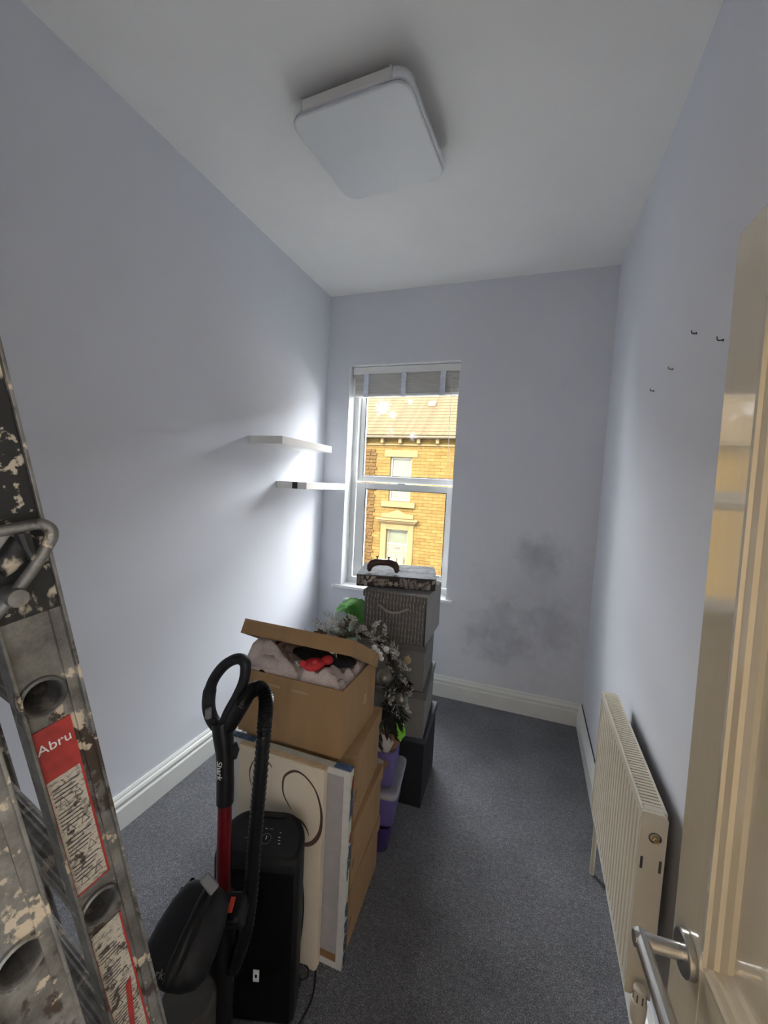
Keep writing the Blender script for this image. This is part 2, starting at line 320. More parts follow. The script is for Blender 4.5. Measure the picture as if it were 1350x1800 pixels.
# ------------------------------------------------------------------ mesh helpers
ROOT = {}                                        # object name -> world matrix of its thing
def tag(o, label=None, cat=None, group=None, kind=None):
    if label: o['label'] = label
    if cat: o['category'] = cat
    if group: o['group'] = group
    if kind: o['kind'] = kind
    return o
def thing(name, label, cat, loc=(0, 0, 0), rz=0.0, group=None, mat=None):
    o = bpy.data.objects.new(name, None); COL.objects.link(o); o.empty_display_size = 0.05
    mw = mat if mat is not None else Matrix.Translation(Vector(loc)) @ Matrix.Rotation(rz, 4, 'Z')
    o.matrix_world = mw; ROOT[o.name] = mw.copy()
    return tag(o, label, cat, group)
class MB:
    def __init__(s): s.v = []; s.f = []
    def add(s, vs, fs):
        b = len(s.v); s.v += [Vector(v) for v in vs]; s.f += [tuple(i + b for i in f) for f in fs]; return s
    def box(s, lo, hi, mx=None):
        (x0, y0, z0), (x1, y1, z1) = lo, hi
        vs = [Vector(p) for p in ((x0, y0, z0), (x1, y0, z0), (x1, y1, z0), (x0, y1, z0), (x0, y0, z1), (x1, y0, z1), (x1, y1, z1), (x0, y1, z1))]
        if mx is not None: vs = [mx @ v for v in vs]
        return s.add(vs, [(3, 2, 1, 0), (4, 5, 6, 7), (0, 1, 5, 4), (1, 2, 6, 5), (2, 3, 7, 6), (3, 0, 4, 7)])
    def prism(s, poly, ext, mx=None):            # poly: list of 3D points, ext: vector
        n = len(poly); a = [Vector(p) for p in poly]; b = [p + Vector(ext) for p in a]
        if mx is not None: a = [mx @ p for p in a]; b = [mx @ p for p in b]
        return s.add(a + b, [tuple(range(n - 1, -1, -1)), tuple(range(n, 2 * n))] + [(i, (i + 1) % n, n + (i + 1) % n, n + i) for i in range(n)])
    def tube(s, pts, r, n=12, caps=True, closed=False, flat=1.0):
        pts = [Vector(p) for p in pts]; k = len(pts); rs = r if isinstance(r, (list, tuple)) else [r] * k
        base = len(s.v); prev = None
        for i, p in enumerate(pts):
            if closed: t = pts[(i + 1) % k] - pts[i - 1]
            else: t = pts[min(i + 1, k - 1)] - pts[max(i - 1, 0)]
            t.normalize()
            if prev is None:
                a = Vector((0, 0, 1)) if abs(t.z) < 0.9 else Vector((1, 0, 0)); u = t.cross(a).normalized()
            else: u = (prev - t * prev.dot(t)).normalized()
            prev = u; w = t.cross(u)
            for j in range(n):
                g = 2 * math.pi * j / n; s.v.append(p + (u * math.cos(g) + w * math.sin(g) * flat) * rs[i])
        for i in range(k if closed else k - 1):
            i2 = (i + 1) % k
            for j in range(n):
                j2 = (j + 1) % n; s.f.append((base + i * n + j, base + i * n + j2, base + i2 * n + j2, base + i2 * n + j))
        if caps and not closed:
            s.f.append(tuple(base + j for j in range(n - 1, -1, -1))); s.f.append(tuple(base + (k - 1) * n + j for j in range(n)))
        return s
    def cyl(s, a, b, r0, r1=None, n=20): return s.tube([a, b], [r0, r0 if r1 is None else r1], n)
    def lathe(s, prof, org, axis, n=24):         # prof: (radius, height) along axis
        axis = Vector(axis).normalized(); a = Vector((0, 0, 1)) if abs(axis.z) < 0.9 else Vector((1, 0, 0))
        u = axis.cross(a).normalized(); w = axis.cross(u); base = len(s.v); org = Vector(org)
        for r, h in prof:
            for j in range(n):
                g = 2 * math.pi * j / n; s.v.append(org + axis * h + (u * math.cos(g) + w * math.sin(g)) * max(r, 1e-5))
        for i in range(len(prof) - 1):
            for j in range(n):
                j2 = (j + 1) % n; s.f.append((base + i * n + j, base + i * n + j2, base + (i + 1) * n + j2, base + (i + 1) * n + j))
        return s
    def loft(s, rings, caps=True):
        n = len(rings[0]); base = len(s.v)
        for r in rings: s.v += [Vector(p) for p in r]
        for i in range(len(rings) - 1):
            for j in range(n):
                j2 = (j + 1) % n; s.f.append((base + i * n + j, base + i * n + j2, base + (i + 1) * n + j2, base + (i + 1) * n + j))
        if caps: s.f.append(tuple(base + j for j in range(n - 1, -1, -1))); s.f.append(tuple(base + (len(rings) - 1) * n + j for j in range(n)))
        return s
    def mesh(s, name, mat, smooth=False, bevel=0.0, seg=2, angle=35, inv=None):
        me = bpy.data.meshes.new(name); vs = s.v if inv is None else [inv @ v for v in s.v]
        me.from_pydata([tuple(v) for v in vs], [], s.f)
        bm = bmesh.new(); bm.from_mesh(me)
        bmesh.ops.recalc_face_normals(bm, faces=bm.faces)
        if bevel: bmesh.ops.bevel(bm, geom=[e for e in bm.edges if len(e.link_faces) == 2 and e.calc_face_angle(0) > 0.35], offset=bevel, segments=seg, affect='EDGES', profile=0.5)
        bm.to_mesh(me); bm.free(); me.materials.append(MATS[mat])
        if smooth:
            me.polygons.foreach_set('use_smooth', [True] * len(me.polygons)); me.set_sharp_from_angle(angle=math.radians(angle))
        return me
    def build(s, name, mat, parent=None, world=True, **kw):
        inv = None
        if parent is not None and world: inv = ROOT[parent.name].inverted()
        o = bpy.data.objects.new(name, s.mesh(name, mat, inv=inv, **kw)); COL.objects.link(o)
        if parent is not None: o.parent = parent; ROOT[o.name] = ROOT[parent.name]
        else: ROOT[o.name] = Matrix.Identity(4)
        return o
def based(o, label, cat, loc, group=None):      # a one-mesh thing: move its origin to its base
    loc = Vector(loc); o.data.transform(Matrix.Translation(-loc)); o.location = loc; ROOT[o.name] = Matrix.Translation(loc)
    return tag(o, label, cat, group)
def place(me, name, parent, loc=(0, 0, 0), rot=None):
    o = bpy.data.objects.new(name, me); COL.objects.link(o); o.parent = parent; o.location = loc
    if rot is not None: o.rotation_euler = rot
    ROOT[o.name] = ROOT[parent.name]; return o
def struct(o): o['kind'] = 'structure'; return o
def rrect(x0, x1, y0, y1, r, n=6):
    pts = []
    for cx, cy, a0 in ((x1 - r, y0 + r, -90), (x1 - r, y1 - r, 0), (x0 + r, y1 - r, 90), (x0 + r, y0 + r, 180)):
        for k in range(n + 1):
            g = math.radians(a0 + 90 * k / n); pts.append((cx + r * math.cos(g), cy + r * math.sin(g)))
    return pts
def text_mesh(body, size, extrude=0.0004):
    cu = bpy.data.curves.new('lettering', 'FONT'); cu.body = body; cu.size = size; cu.extrude = extrude; cu.align_x = 'CENTER'; cu.align_y = 'CENTER'
    o = bpy.data.objects.new('lettering', cu); COL.objects.link(o)
    dg = bpy.context.evaluated_depsgraph_get(); me = bpy.data.meshes.new_from_object(o.evaluated_get(dg)); bpy.data.objects.remove(o); return me
def lettering(body, size, mat, parent, org, xdir, ydir, name='lettering'):
    me = text_mesh(body, size); x = Vector(xdir).normalized(); z = x.cross(Vector(ydir)).normalized(); y = z.cross(x)
    mx = Matrix.Translation(Vector(org)) @ Matrix((x, y, z)).transposed().to_4x4()
    me.transform(ROOT[parent.name].inverted() @ mx); me.materials.clear(); me.materials.append(MATS[mat])
    o = bpy.data.objects.new(name, me); COL.objects.link(o); o.parent = parent; return o

# ------------------------------------------------------------------ room shell
T = 0.12
struct(MB().box((XL - T, YL - T, -0.12), (XR + T, YB + 0.02, 0)).build('floor', 'carpet'))
struct(MB().box((XL - T, YL - T, H), (XR + T, YB + 0.3, H + 0.15)).build('ceiling', 'ceiling_paint'))
LW0, LW1, LZ0, LZ1 = -1.36, -0.42, 0.85, 2.45            # unseen window added on the landing to let in soft fill light
struct(MB().box((XL - T, LW1, 0), (XL, YB, H)).box((XL - T, YL, 0), (XL, LW0, H)).box((XL - T, LW0, 0), (XL, LW1, LZ0)).box((XL - T, LW0, LZ1), (XL, LW1, H)).build('wall_left', 'wall_paint'))
struct(MB().box((XR, YL, 0), (XR + T, YB, H)).build('wall_right', 'wall_paint'))
DX0, DX1, DZ = -0.43, 0.385, 2.03
struct(MB().box((XL, YF - 0.1, 0), (DX0, YF, H)).box((DX1, YF - 0.1, 0), (XR, YF, H)).box((DX0, YF - 0.1, DZ), (DX1, YF, H)).build('wall_front', 'wall_paint'))
struct(MB().box((XL - T, YL - T, 0), (XR + T, YL, H)).build('wall_landing', 'landing_paint'))
YO = YB + 0.30
wb_ = MB().box((-7, YB, -3.05), (WX0, YO, 6)).box((WX1, YB, -3.05), (5, YO, 6)).box((WX0, YB, -3.05), (WX1, YO, WZ0)).box((WX0, YB, WZ1), (WX1, YO, 6))
struct(wb_.build('wall_back', 'wall_paint_damp'))
# white painted lining of the window reveal
rv = MB().box((WX0, YB - 0.001, WZ0), (WX0 + 0.004, YB + 0.12, WZ1)).box((WX1 - 0.004, YB - 0.001, WZ0), (WX1, YB + 0.12, WZ1)).box((WX0, YB - 0.001, WZ1 - 0.004), (WX1, YB + 0.12, WZ1))
struct(rv.build('trim_1', 'white_reveal'))
# skirting: flat board, groove, bead and top lip
prof = [(0, 0), (SK_T, 0), (SK_T, 0.098), (SK_T - 0.004, 0.103), (SK_T - 0.012, 0.106), (SK_T - 0.012, 0.112), (SK_T - 0.004, 0.116), (SK_T - 0.003, 0.126), (SK_T - 0.008, 0.136), (SK_T - 0.015, 0.140), (SK_T - 0.014, 0.147), (SK_T - 0.020, 0.156), (0, 0.156)]
def skirt(name, f0, f1):
    a = [f0(d, z) for d, z in prof]; b = [f1(d, z) for d, z in prof]; n = len(a)
    struct(MB().add(a + b, [tuple(range(n)), tuple(range(2 * n - 1, n - 1, -1))] + [(i, (i + 1) % n, n + (i + 1) % n, n + i) for i in range(n)]).build(name, 'white_gloss', smooth=True, angle=25))
skirt('baseboard_left', lambda d, z: (XL + d, YF, z), lambda d, z: (XL + d, YB - d, z))
skirt('baseboard_right', lambda d, z: (XR - d, YF, z), lambda d, z: (XR - d, YB - d, z))
skirt('baseboard_back', lambda d, z: (XL + d, YB - d, z), lambda d, z: (XR - d, YB - d, z))
skirt('baseboard_front', lambda d, z: (XL + d, YF + d, z), lambda d, z: (DX0, YF + d, z))

# ------------------------------------------------------------------ window
FY = YB + 0.115
win = thing('window_1', 'white uPVC sash window set in the pale wall', None, ((WX0 + WX1) / 2, FY, WZ0)); win['kind'] = 'structure'
del win['label']
def frame(mb, x0, x1, z0, z1, wl, wr, wb, wt, y0, y1):
    return mb.box((x0, y0, z0), (x0 + wl, y1, z1)).box((x1 - wr, y0, z0), (x1, y1, z1)).box((x0 + wl, y0, z0), (x1 - wr, y1, z0 + wb)).box((x0 + wl, y0, z1 - wt), (x1 - wr, y1, z1))
frame(MB(), WX0, WX1, WZ0, WZ1, 0.04, 0.012, 0.05, 0.05, FY, FY + 0.12).build('window_frame', 'upvc', win, bevel=0.003)
MB().box((WX0 + 0.04, FY - 0.006, WZ0 + 0.05), (WX0 + 0.046, FY + 0.01, WZ1 - 0.05)).box((WX0 + 0.006, FY - 0.004, WZ0), (WX0 + 0.016, FY, WZ1)).build('frame_bead', 'upvc', win)
us = frame(MB(), WX0 + 0.043, WX1 - 0.013, 1.60, WZ1 - 0.05, 0.04, 0.02, 0.05, 0.05, FY + 0.055, FY + 0.095).build('upper_sash', 'upvc', win, bevel=0.004)
frame(MB(), WX0 + 0.083, WX1 - 0.033, 1.65, WZ1 - 0.10, 0.006, 0.004, 0.006, 0.006, FY + 0.050, FY + 0.056).build('glazing_seal', 'upvc_seal', us)
MB().box((WX0 + 0.08, FY + 0.073, 1.64), (WX1 - 0.03, FY + 0.077, WZ1 - 0.09)).build('pane', 'window_glass', us)
ls = frame(MB(), WX0 + 0.05, WX1 - 0.014, WZ0 + 0.055, 1.592, 0.082, 0.055, 0.085, 0.05, FY + 0.008, FY + 0.050).build('lower_sash', 'upvc', win, bevel=0.004)
frame(MB(), WX0 + 0.132, WX1 - 0.069, WZ0 + 0.14, 1.542, 0.006, 0.006, 0.006, 0.006, FY + 0.004, FY + 0.009).build('glazing_seal', 'upvc_seal', ls)
MB().box((WX0 + 0.12, FY + 0.028, WZ0 + 0.13), (WX1 - 0.06, FY + 0.032, 1.552)).build('pane', 'window_glass_plain', ls)
MB().box((-1.03, FY - 0.006, 1.590), (-0.965, FY + 0.03, 1.602)).build('sash_lock', 'upvc', ls, bevel=0.003)
sb = MB().box((WX0 + 0.001, YB, WZ0 - 0.022), (WX1 - 0.001, FY + 0.004, WZ0 + 0.003)).box((-1.512, YB - 0.032, WZ0 - 0.019), (-0.508, YB + 0.0005, WZ0 + 0.003))
sb.build('window_sill', 'white_reveal', win, bevel=0.003)

w2 = thing('fill_window', '', '', (XL - 0.06, (LW0 + LW1) / 2, LZ0)); w2['kind'] = 'structure'  # frame and pane of the added window, out of view, for fill light
for k in ('label', 'category'):
    if k in w2: del w2[k]
MB().box((XL - 0.10, LW0, LZ0), (XL - 0.05, LW0 + 0.05, LZ1)).box((XL - 0.10, LW1 - 0.05, LZ0), (XL - 0.05, LW1, LZ1)).box((XL - 0.10, LW0 + 0.05, LZ0), (XL - 0.05, LW1 - 0.05, LZ0 + 0.05)).box((XL - 0.10, LW0 + 0.05, LZ1 - 0.05), (XL - 0.05, LW1 - 0.05, LZ1)).build('window_frame', 'upvc', w2, bevel=0.003)
MB().box((XL - 0.077, LW0 + 0.045, LZ0 + 0.045), (XL - 0.073, LW1 - 0.045, LZ1 - 0.045)).build('pane', 'fill_glass', w2)
# venetian blind pulled up
BY0, BY1 = FY - 0.075, FY - 0.012
bl = thing('venetian_blind', 'off-white slatted blind pulled up at the top of the window', 'blind', ((WX0 + WX1) / 2, FY - 0.04, WZ1 - 0.006))
BX0, BX1 = WX0 + 0.012, WX1 - 0.006
MB().box((BX0, BY0, 2.452), (BX1, BY1, WZ1 - 0.008)).build('headrail', 'blind_white', bl, bevel=0.003)
sm = MB()
for k in range(24): sm.box((BX0 + 0.018, BY0 + 0.008 + 0.002 * math.sin(k * 2.1), 2.300 + k * 0.0062), (BX1 - 0.008, BY1 - 0.005, 2.3035 + k * 0.0062))
tag(sm.build('slat_stack', 'blind_slat', bl), kind='stuff')
MB().box((BX0 + 0.018, BY0 + 0.006, 2.278), (BX1 - 0.008, BY1 - 0.004, 2.298)).build('bottom_rail', 'blind_white', bl, bevel=0.003)
for x in (-1.312, -1.0, -0.694):
    n = 15; pa, pb = [], []
    for k in range(n):
        z = 2.456 - 0.184 * k / (n - 1); w = 0.020 + 0.003 * math.sin(k * 2.3 + x * 9); yy = BY0 - 0.003 - 0.004 * abs(math.sin(k * 1.7 + x * 5))
        pa.append(Vector((x - w, yy, z))); pb.append(Vector((x + w, yy, z)))
    vs = pa + pb + [v + Vector((0, 0.003, 0)) for v in pa + pb]; fs = []
    for k in range(n - 1): fs += [(k, k + 1, n + k + 1, n + k), (2 * n + k, 3 * n + k, 3 * n + k + 1, 2 * n + k + 1)]
    for k in range(n - 1): fs += [(k, 2 * n + k, 2 * n + k + 1, k + 1), (n + k, n + k + 1, 3 * n + k + 1, 3 * n + k)]
    MB().add(vs, fs).build('ladder_tape', 'blind_tape', bl, smooth=True)
MB().tube([(-0.625, BY0 + 0.0, 2.45), (-0.624, BY0 - 0.004, 2.0), (-0.612, BY0 - 0.004, 1.55), (-0.606, BY0 - 0.002, 1.2), (-0.62, BY0, 0.98)], 0.0016, 6).build('pull_cord', 'cord_white', bl)
MB().tube([(-0.606, BY0 - 0.006, 1.35), (-0.600, BY0 - 0.006, 1.2), (-0.612, BY0 - 0.006, 1.0), (-0.640, BY0 - 0.004, 0.9)], 0.0025, 6).build('cord_end', 'cord_white', bl)
MB().tube([(-1.427, BY0 + 0.005, 2.45), (-1.425, BY0, 1.6), (-1.408, BY0, 1.15)], 0.0013, 6).tube([(-1.408, BY0, 1.16), (-1.412, BY0, 1.12), (-1.403, BY0, 1.08), (-1.41, BY0, 1.03)], 0.003, 6).build('tilt_cord', 'cord_white', bl)

# ------------------------------------------------------------------ door leaf, opened against the right wall
dth = math.radians(-86.0)
DA = Vector((0.234, 0.703, 0.03))
du = Vector((math.cos(dth), math.sin(dth), 0)); dn = Vector((du.y, -du.x, 0))     # along leaf to hinge; face normal into the room
DM = Matrix.Translation(DA) @ Matrix((du, Vector((0, 0, 1)), dn)).transposed().to_4x4()
tilt = Matrix.Translation((0, 1.925, 0)) @ Matrix.Rotation(math.radians(1.5), 4, 'Z') @ Matrix.Translation((0, -1.925, 0))
DM = DM @ tilt
door = thing('door_1', '', '', mat=DM); door['kind'] = 'structure'
for k in ('label', 'category'):
    if k in door: del door[k]
DW, DH, DT = 0.755, 1.925, 0.036
def dbox(x0, x1, z0, z1, y0=-DT, y1=0.0): return MB().box((x0, z0, y0), (x1, z1, y1))
SW = 0.082; MX0, MX1 = 0.335, 0.42
PZ = ((0.22, 0.84), (0.982, 1.815))
for nm, a in (('stile', (0, SW, 0, DH)), ('stile', (DW - SW, DW, 0, DH)), ('muntin', (MX0, MX1, 0.22, 0.84)), ('muntin', (MX0, MX1, 0.982, 1.815)), ('rail', (SW, DW - SW, 0, 0.22)), ('rail', (SW, DW - SW, 0.84, 0.982)), ('rail', (SW, DW - SW, 1.815, DH))):
    dbox(*a).build(nm, 'door_cream', door, world=False, bevel=0.0015)
for z0, z1 in PZ:
    for x0, x1 in ((SW, MX0), (MX1, DW - SW)):
        pn = dbox(x0, x1, z0, z1, -0.024, -0.013).build('panel', 'door_cream', door, world=False)
        w = 0.040                                # stepped bolection moulding, mitred
        steps = [(0, 0.0), (0.004, 0.004), (0.012, 0.005), (0.014, 0.001), (0.024, -0.001), (0.026, -0.006), (0.036, -0.009), (w, -0.013)]
        rings = []
        for d, h in steps: rings.append([(x0 + d, z0 + d, h), (x1 - d, z0 + d, h), (x1 - d, z1 - d, h), (x0 + d, z1 - d, h)])
        MB().loft(rings, caps=False).build('moulding', 'door_cream', pn, world=False)
hz = 0.966; hx = 0.052
hd = MB().lathe([(0, 0), (0.026, 0), (0.0265, 0.002), (0.026, 0.009), (0.024, 0.0105), (0, 0.0105)], (hx, hz, 0.0), (0, 0, 1), 36).build('handle_rose', 'steel_brushed', door, world=False, smooth=True)
lp = [(hx, hz, 0.010), (hx, hz, 0.066)]
MB().cyl(lp[0], lp[1], 0.0095, n=24).build('lever_neck', 'steel_brushed', hd, world=False, smooth=True)
MB().tube([(hx - 0.010, hz, 0.0565), (hx + 0.125, hz, 0.0565)], 0.0097, 24).build('lever', 'steel_brushed', hd, world=False, bevel=0.0012)

# ------------------------------------------------------------------ ceiling light
LC = Vector((-0.728, 1.680, H))
cl = thing('ceiling_light', 'square white flush ceiling light with chrome edge and rounded corners', 'ceiling light', LC, math.radians(-4.0))
def slab(x, r, z0, z1, n=8, cap=True):
    q = rrect(-x, x, -x, x, r, n); return [[(a, b, z) for a, b in q] for z in (z0, z1)]
MB().loft(slab(0.17, 0.03, -0.002, -0.040)).build('base_tray', 'light_base', cl, world=False, smooth=True)
def lring(x, r, z): return [(a, b, z) for a, b in rrect(-x, x, -x, x, r, 8)]
MB().loft([lring(0.225, 0.05, -0.036), lring(0.2345, 0.056, -0.040), lring(0.2385, 0.058, -0.052), lring(0.2385, 0.058, -0.072), lring(0.2345, 0.056, -0.081), lring(0.231, 0.054, -0.083)]).build('chrome_rim', 'chrome', cl, world=False, smooth=True)
MB().loft([lring(0.2325, 0.055, -0.0825), lring(0.2335, 0.055, -0.0850), lring(0.230, 0.053, -0.0880), lring(0.226, 0.050, -0.0888)]).build('diffuser', 'light_opal', cl, world=False)
for sgn in (-1, 1):
    MB().box((-0.172, sgn * 0.236 - 0.006, -0.077), (0.172, sgn * 0.236 + 0.006, -0.042)).build('side_bar', 'light_bar', cl, world=False, bevel=0.004)
    for e in (-1, 1): MB().box((e * 0.176 - 0.004, sgn * 0.236 - 0.0075, -0.079), (e * 0.176 + 0.004, sgn * 0.236 + 0.0075, -0.040)).build('bar_clip', 'light_opal', cl, world=False, bevel=0.001)

for c_ in list(cl.children): c_.data.transform(Matrix.Diagonal((1.05, 1.05, 1.06, 1)))

# ------------------------------------------------------------------ floating shelves
def shelf(label, y0, y1, z0, z1, depth, sticker):
    o = thing('floating_shelf', label, 'shelf', (XL, (y0 + y1) / 2, z0), group='floating shelves on the left wall')
    MB().box((XL + 0.001, y0, z0), (XL + depth, y1, z1)).build('board', 'shelf_white', o, bevel=0.0015)
    MB().box((XL + 0.001, y0 - 0.0012, z0 + 0.001), (XL + 0.018, y0 + 0.001, z1 - 0.001)).build('end_trim', 'shelf_white', o)
    if sticker: MB().box((XL + 0.128, y0 - 0.0015, z0 + 0.001), (XL + 0.168, y0 + 0.001, z1 - 0.001)).build('black_tape', 'sticker_black', o)
shelf('upper white floating shelf beside the window, nothing on its end', 2.110, 2.745, 1.796, 1.842, 0.235, False)
shelf('lower white floating shelf with a black tape mark on its end', 2.405, 3.020, 1.528, 1.574, 0.235, True)

# ------------------------------------------------------------------ radiator
RX0, RX1, RY0, RY1, RZ0, RZ1 = 0.319, 0.378, 1.175, 1.845, 0.300, 0.805
rad = thing('radiator', 'cream white panel radiator with fluted front and top grille on right wall', 'radiator', ((RX0 + RX1) / 2, (RY0 + RY1) / 2, RZ0))
nfl = 20; pts = []; pitch = (RY1 - RY0 - 0.02) / nfl
pl = [(RX0 + 0.003, RY0 + 0.01)]
for k in range(nfl):
    y = RY0 + 0.01 + k * pitch
    pl += [(RX0 + 0.003, y + pitch * 0.10), (RX0 + 0.0165, y + pitch * 0.24), (RX0 + 0.0165, y + pitch * 0.36), (RX0 + 0.003, y + pitch * 0.50), (RX0 + 0.003, y + pitch)]
back = [(RX0 + 0.020, RY1 - 0.01), (RX0 + 0.020, RY0 + 0.01)]
poly = pl + back
pm = MB()
def fl_ring(z, sq):                              # flutes die out towards top and bottom
    return [((RX0 + 0.003 + (x - RX0 - 0.003) * sq) if i < len(pl) else x, y, z) for i, (x, y) in enumerate(poly)]
pm.loft([fl_ring(RZ0, 0), fl_ring(RZ0 + 0.012, 0.1), fl_ring(RZ0 + 0.030, 1), fl_ring(RZ1 - 0.040, 1), fl_ring(RZ1 - 0.022, 0.1), fl_ring(RZ1 - 0.008, 0)])
pm.build('front_panel', 'radiator_white', rad, smooth=True, angle=40)
lobe = MB()                                      # scalloped bottom seam of the panel
lm = MB().lathe([(0, -0.004), (pitch * 0.34, -0.003), (pitch * 0.36, 0), (pitch * 0.34, 0.003), (0, 0.004)], (0, 0, 0), (1, 0, 0), 12).mesh('seam_lobe', 'radiator_white', smooth=True)
for k in range(nfl): place(lm, 'seam_lobe', rad, Vector((RX0 + 0.010, RY0 + 0.01 + (k + 0.78) * pitch, RZ0 + 0.002)) - Vector(ROOT[rad.name].translation))
MB().box((RX0 + 0.0205, RY0 + 0.012, RZ0 + 0.02), (RX1 - 0.008, RY1 - 0.012, RZ1 - 0.02)).build('convector_fins', 'radiator_dark', rad)
for y in (RY0, RY1 - 0.010):
    q = [(RX0, y, RZ0 + 0.004), (RX1, y, RZ0 + 0.004), (RX1, y, RZ1 - 0.012), (RX1 - 0.010, y, RZ1), (RX0 + 0.002, y, RZ1), (RX0, y, RZ1 - 0.004)]
    MB().prism(q, (0, 0.010, 0)).build('side_panel', 'radiator_white', rad, bevel=0.0015)
MB().box((RX0, RY0 + 0.010, RZ1 - 0.026), (RX0 + 0.007, RY1 - 0.010, RZ1)).box((RX1 - 0.007, RY0 + 0.010, RZ1 - 0.020), (RX1, RY1 - 0.010, RZ1)).box((RX0 + 0.007, RY0 + 0.010, RZ1 - 0.006), (RX1 - 0.007, RY0 + 0.030, RZ1)).box((RX0 + 0.007, RY1 - 0.030, RZ1 - 0.006), (RX1 - 0.007, RY1 - 0.010, RZ1)).build('grille_frame', 'radiator_white', rad, bevel=0.0015)
MB().box((RX0 + 0.003, RY0 + 0.02, RZ1 - 0.003), (RX0 + 0.005, RY1 - 0.02, RZ1 + 0.0025)).build('top_bead', 'radiator_white', rad)
ns = 46; gp = (RY1 - RY0 - 0.060) / ns
slm = MB().box((0, -gp * 0.30, -0.005), (RX1 - RX0 - 0.014, gp * 0.30, 0)).mesh('grille_slat', 'radiator_white')
for k in range(ns): place(slm, 'grille_slat', rad, Vector((RX0 + 0.007, RY0 + 0.030 + (k + 0.5) * gp, RZ1 - 0.001)) - Vector(ROOT[rad.name].translation))
cxr = (RX0 + RX1) / 2
MB().lathe([(0.0135, 0.0), (0.0145, -0.0015), (0.0125, -0.003), (0.010, 0.004), (0, 0.004)], (cxr + 0.003, RY0 - 0.0003, RZ1 - 0.062), (0, 1, 0), 24).build('plug_recess', 'radiator_dark', rad, smooth=True)
bv = MB().lathe([(0, 0), (0.0085, 0), (0.0085, -0.008), (0.006, -0.009), (0.006, -0.013), (0, -0.013)], (cxr + 0.004, RY0 - 0.001, RZ1 - 0.063), (0, 1, 0), 6).build('bleed_plug', 'brass', rad)
MB().lathe([(0, -0.013), (0.003, -0.013), (0.003, -0.017), (0, -0.017)], (cxr + 0.004, RY0 - 0.001, RZ1 - 0.063), (0, 1, 0), 12).build('bleed_screw', 'brass', bv)
for dx, dz in ((-0.021, -0.135), (0.020, -0.135)): MB().box((cxr + dx - 0.003, RY0 - 0.001, RZ1 + dz - 0.016), (cxr + dx + 0.003, RY0 + 0.002, RZ1 + dz + 0.016)).build('slot', 'radiator_dark', rad, bevel=0.0005)
vx, vy = cxr - 0.004, RY0 - 0.030
tv = MB().lathe([(0, 0.30), (0.010, 0.30), (0.010, 0.318), (0.0165, 0.322), (0.0185, 0.345), (0.0185, 0.372), (0.0165, 0.376), (0.0150, 0.377), (0.0150, 0.405), (0.0135, 0.408), (0, 0.409)], (vx, vy, -0.045), (0, 0, 1), 28).build('thermostatic_valve', 'radiator_white', rad, smooth=True)
for k in range(8):
    g = 2 * math.pi * (k + 0.3) / 8; p = Vector((vx + 0.0152 * math.cos(g), vy + 0.0152 * math.sin(g), 0.335))
    MB().box((-0.0006, -0.0016, 0), (0.0006, 0.0016, 0.020), Matrix.Translation(p) @ Matrix.Rotation(g, 4, 'Z')).build('valve_slot', 'radiator_dark', tv)
MB().tube([(vx, vy, 0.272), (vx, vy, 0.0)], 0.0075, 12).build('inlet_pipe', 'radiator_white', rad)
MB().tube([(vx, vy, 0.265), (vx + 0.004, RY0 + 0.004, 0.315)], 0.008, 12).build('valve_tail', 'radiator_white', rad)
MB().tube([(cxr, RY1 - 0.001, 0.32), (cxr, RY1 + 0.02, 0.318), (cxr, RY1 + 0.026, 0.30), (cxr, RY1 + 0.026, 0.0)], 0.009, 12).build('return_pipe', 'radiator_white', rad)
for y in (RY0 + 0.19, RY1 - 0.19): MB().box((RX1, y - 0.012, RZ0 + 0.08), (XR - 0.0005, y + 0.012, RZ1 - 0.12)).build('wall_bracket', 'radiator_white', rad)

# ------------------------------------------------------------------ small things on the right wall
pos = [(1.495, 2.088, 'hook screwed into the right wall, higher of the two nearest the door'), (1.289, 2.000, 'hook on the right wall closest to the door edge'), (1.704, 2.040, 'hook third from the door on the right wall'), (1.932, 2.017, 'hook on the right wall farthest from the door')]
for y, z, lb in pos:
    o = MB().tube([(XR, y, z), (XR - 0.012, y, z), (XR - 0.014, y - 0.001, z + 0.003), (XR - 0.0155, y - 0.003, z + 0.009)], [0.0016, 0.0016, 0.0016, 0.0011], 8).tube([(XR, y, z), (XR - 0.002, y, z)], 0.0032, 12).build('wall_hook', 'hook_metal', smooth=True)
    based(o, 'small dark ' + lb, 'hook', (XR, y, z), 'small hooks on the right wall')
cb = MB().tube([(XR - 0.0035, YB - 0.02, SK_H + 0.0032)] + [(XR - 0.0035 - 0.0008 * math.sin(k), YB - 0.1 - k * 0.12, SK_H + 0.0032) for k in range(12)], 0.003, 8).build('cable', 'cable_black', smooth=True)
based(cb, 'thin dark cable lying along the top of the right skirting board', 'cable', (XR - 0.0035, YB - 0.02, SK_H))

# ------------------------------------------------------------------ outdoors: house across the street
HY = 17.0; GZ = -3.05
struct(MB().box((-40, -30, GZ - 0.3), (40, HY - 2.2, GZ - 0.12)).build('ground_road', 'asphalt'))
pv = MB().box((-30, HY - 2.2, GZ - 0.3), (22, HY, GZ)).build('ground_pavement', 'pavement'); struct(pv)
hs = thing('terraced_house', 'sunlit yellow stone terraced house across the street seen through the window', 'building', (-5.4, HY, GZ))
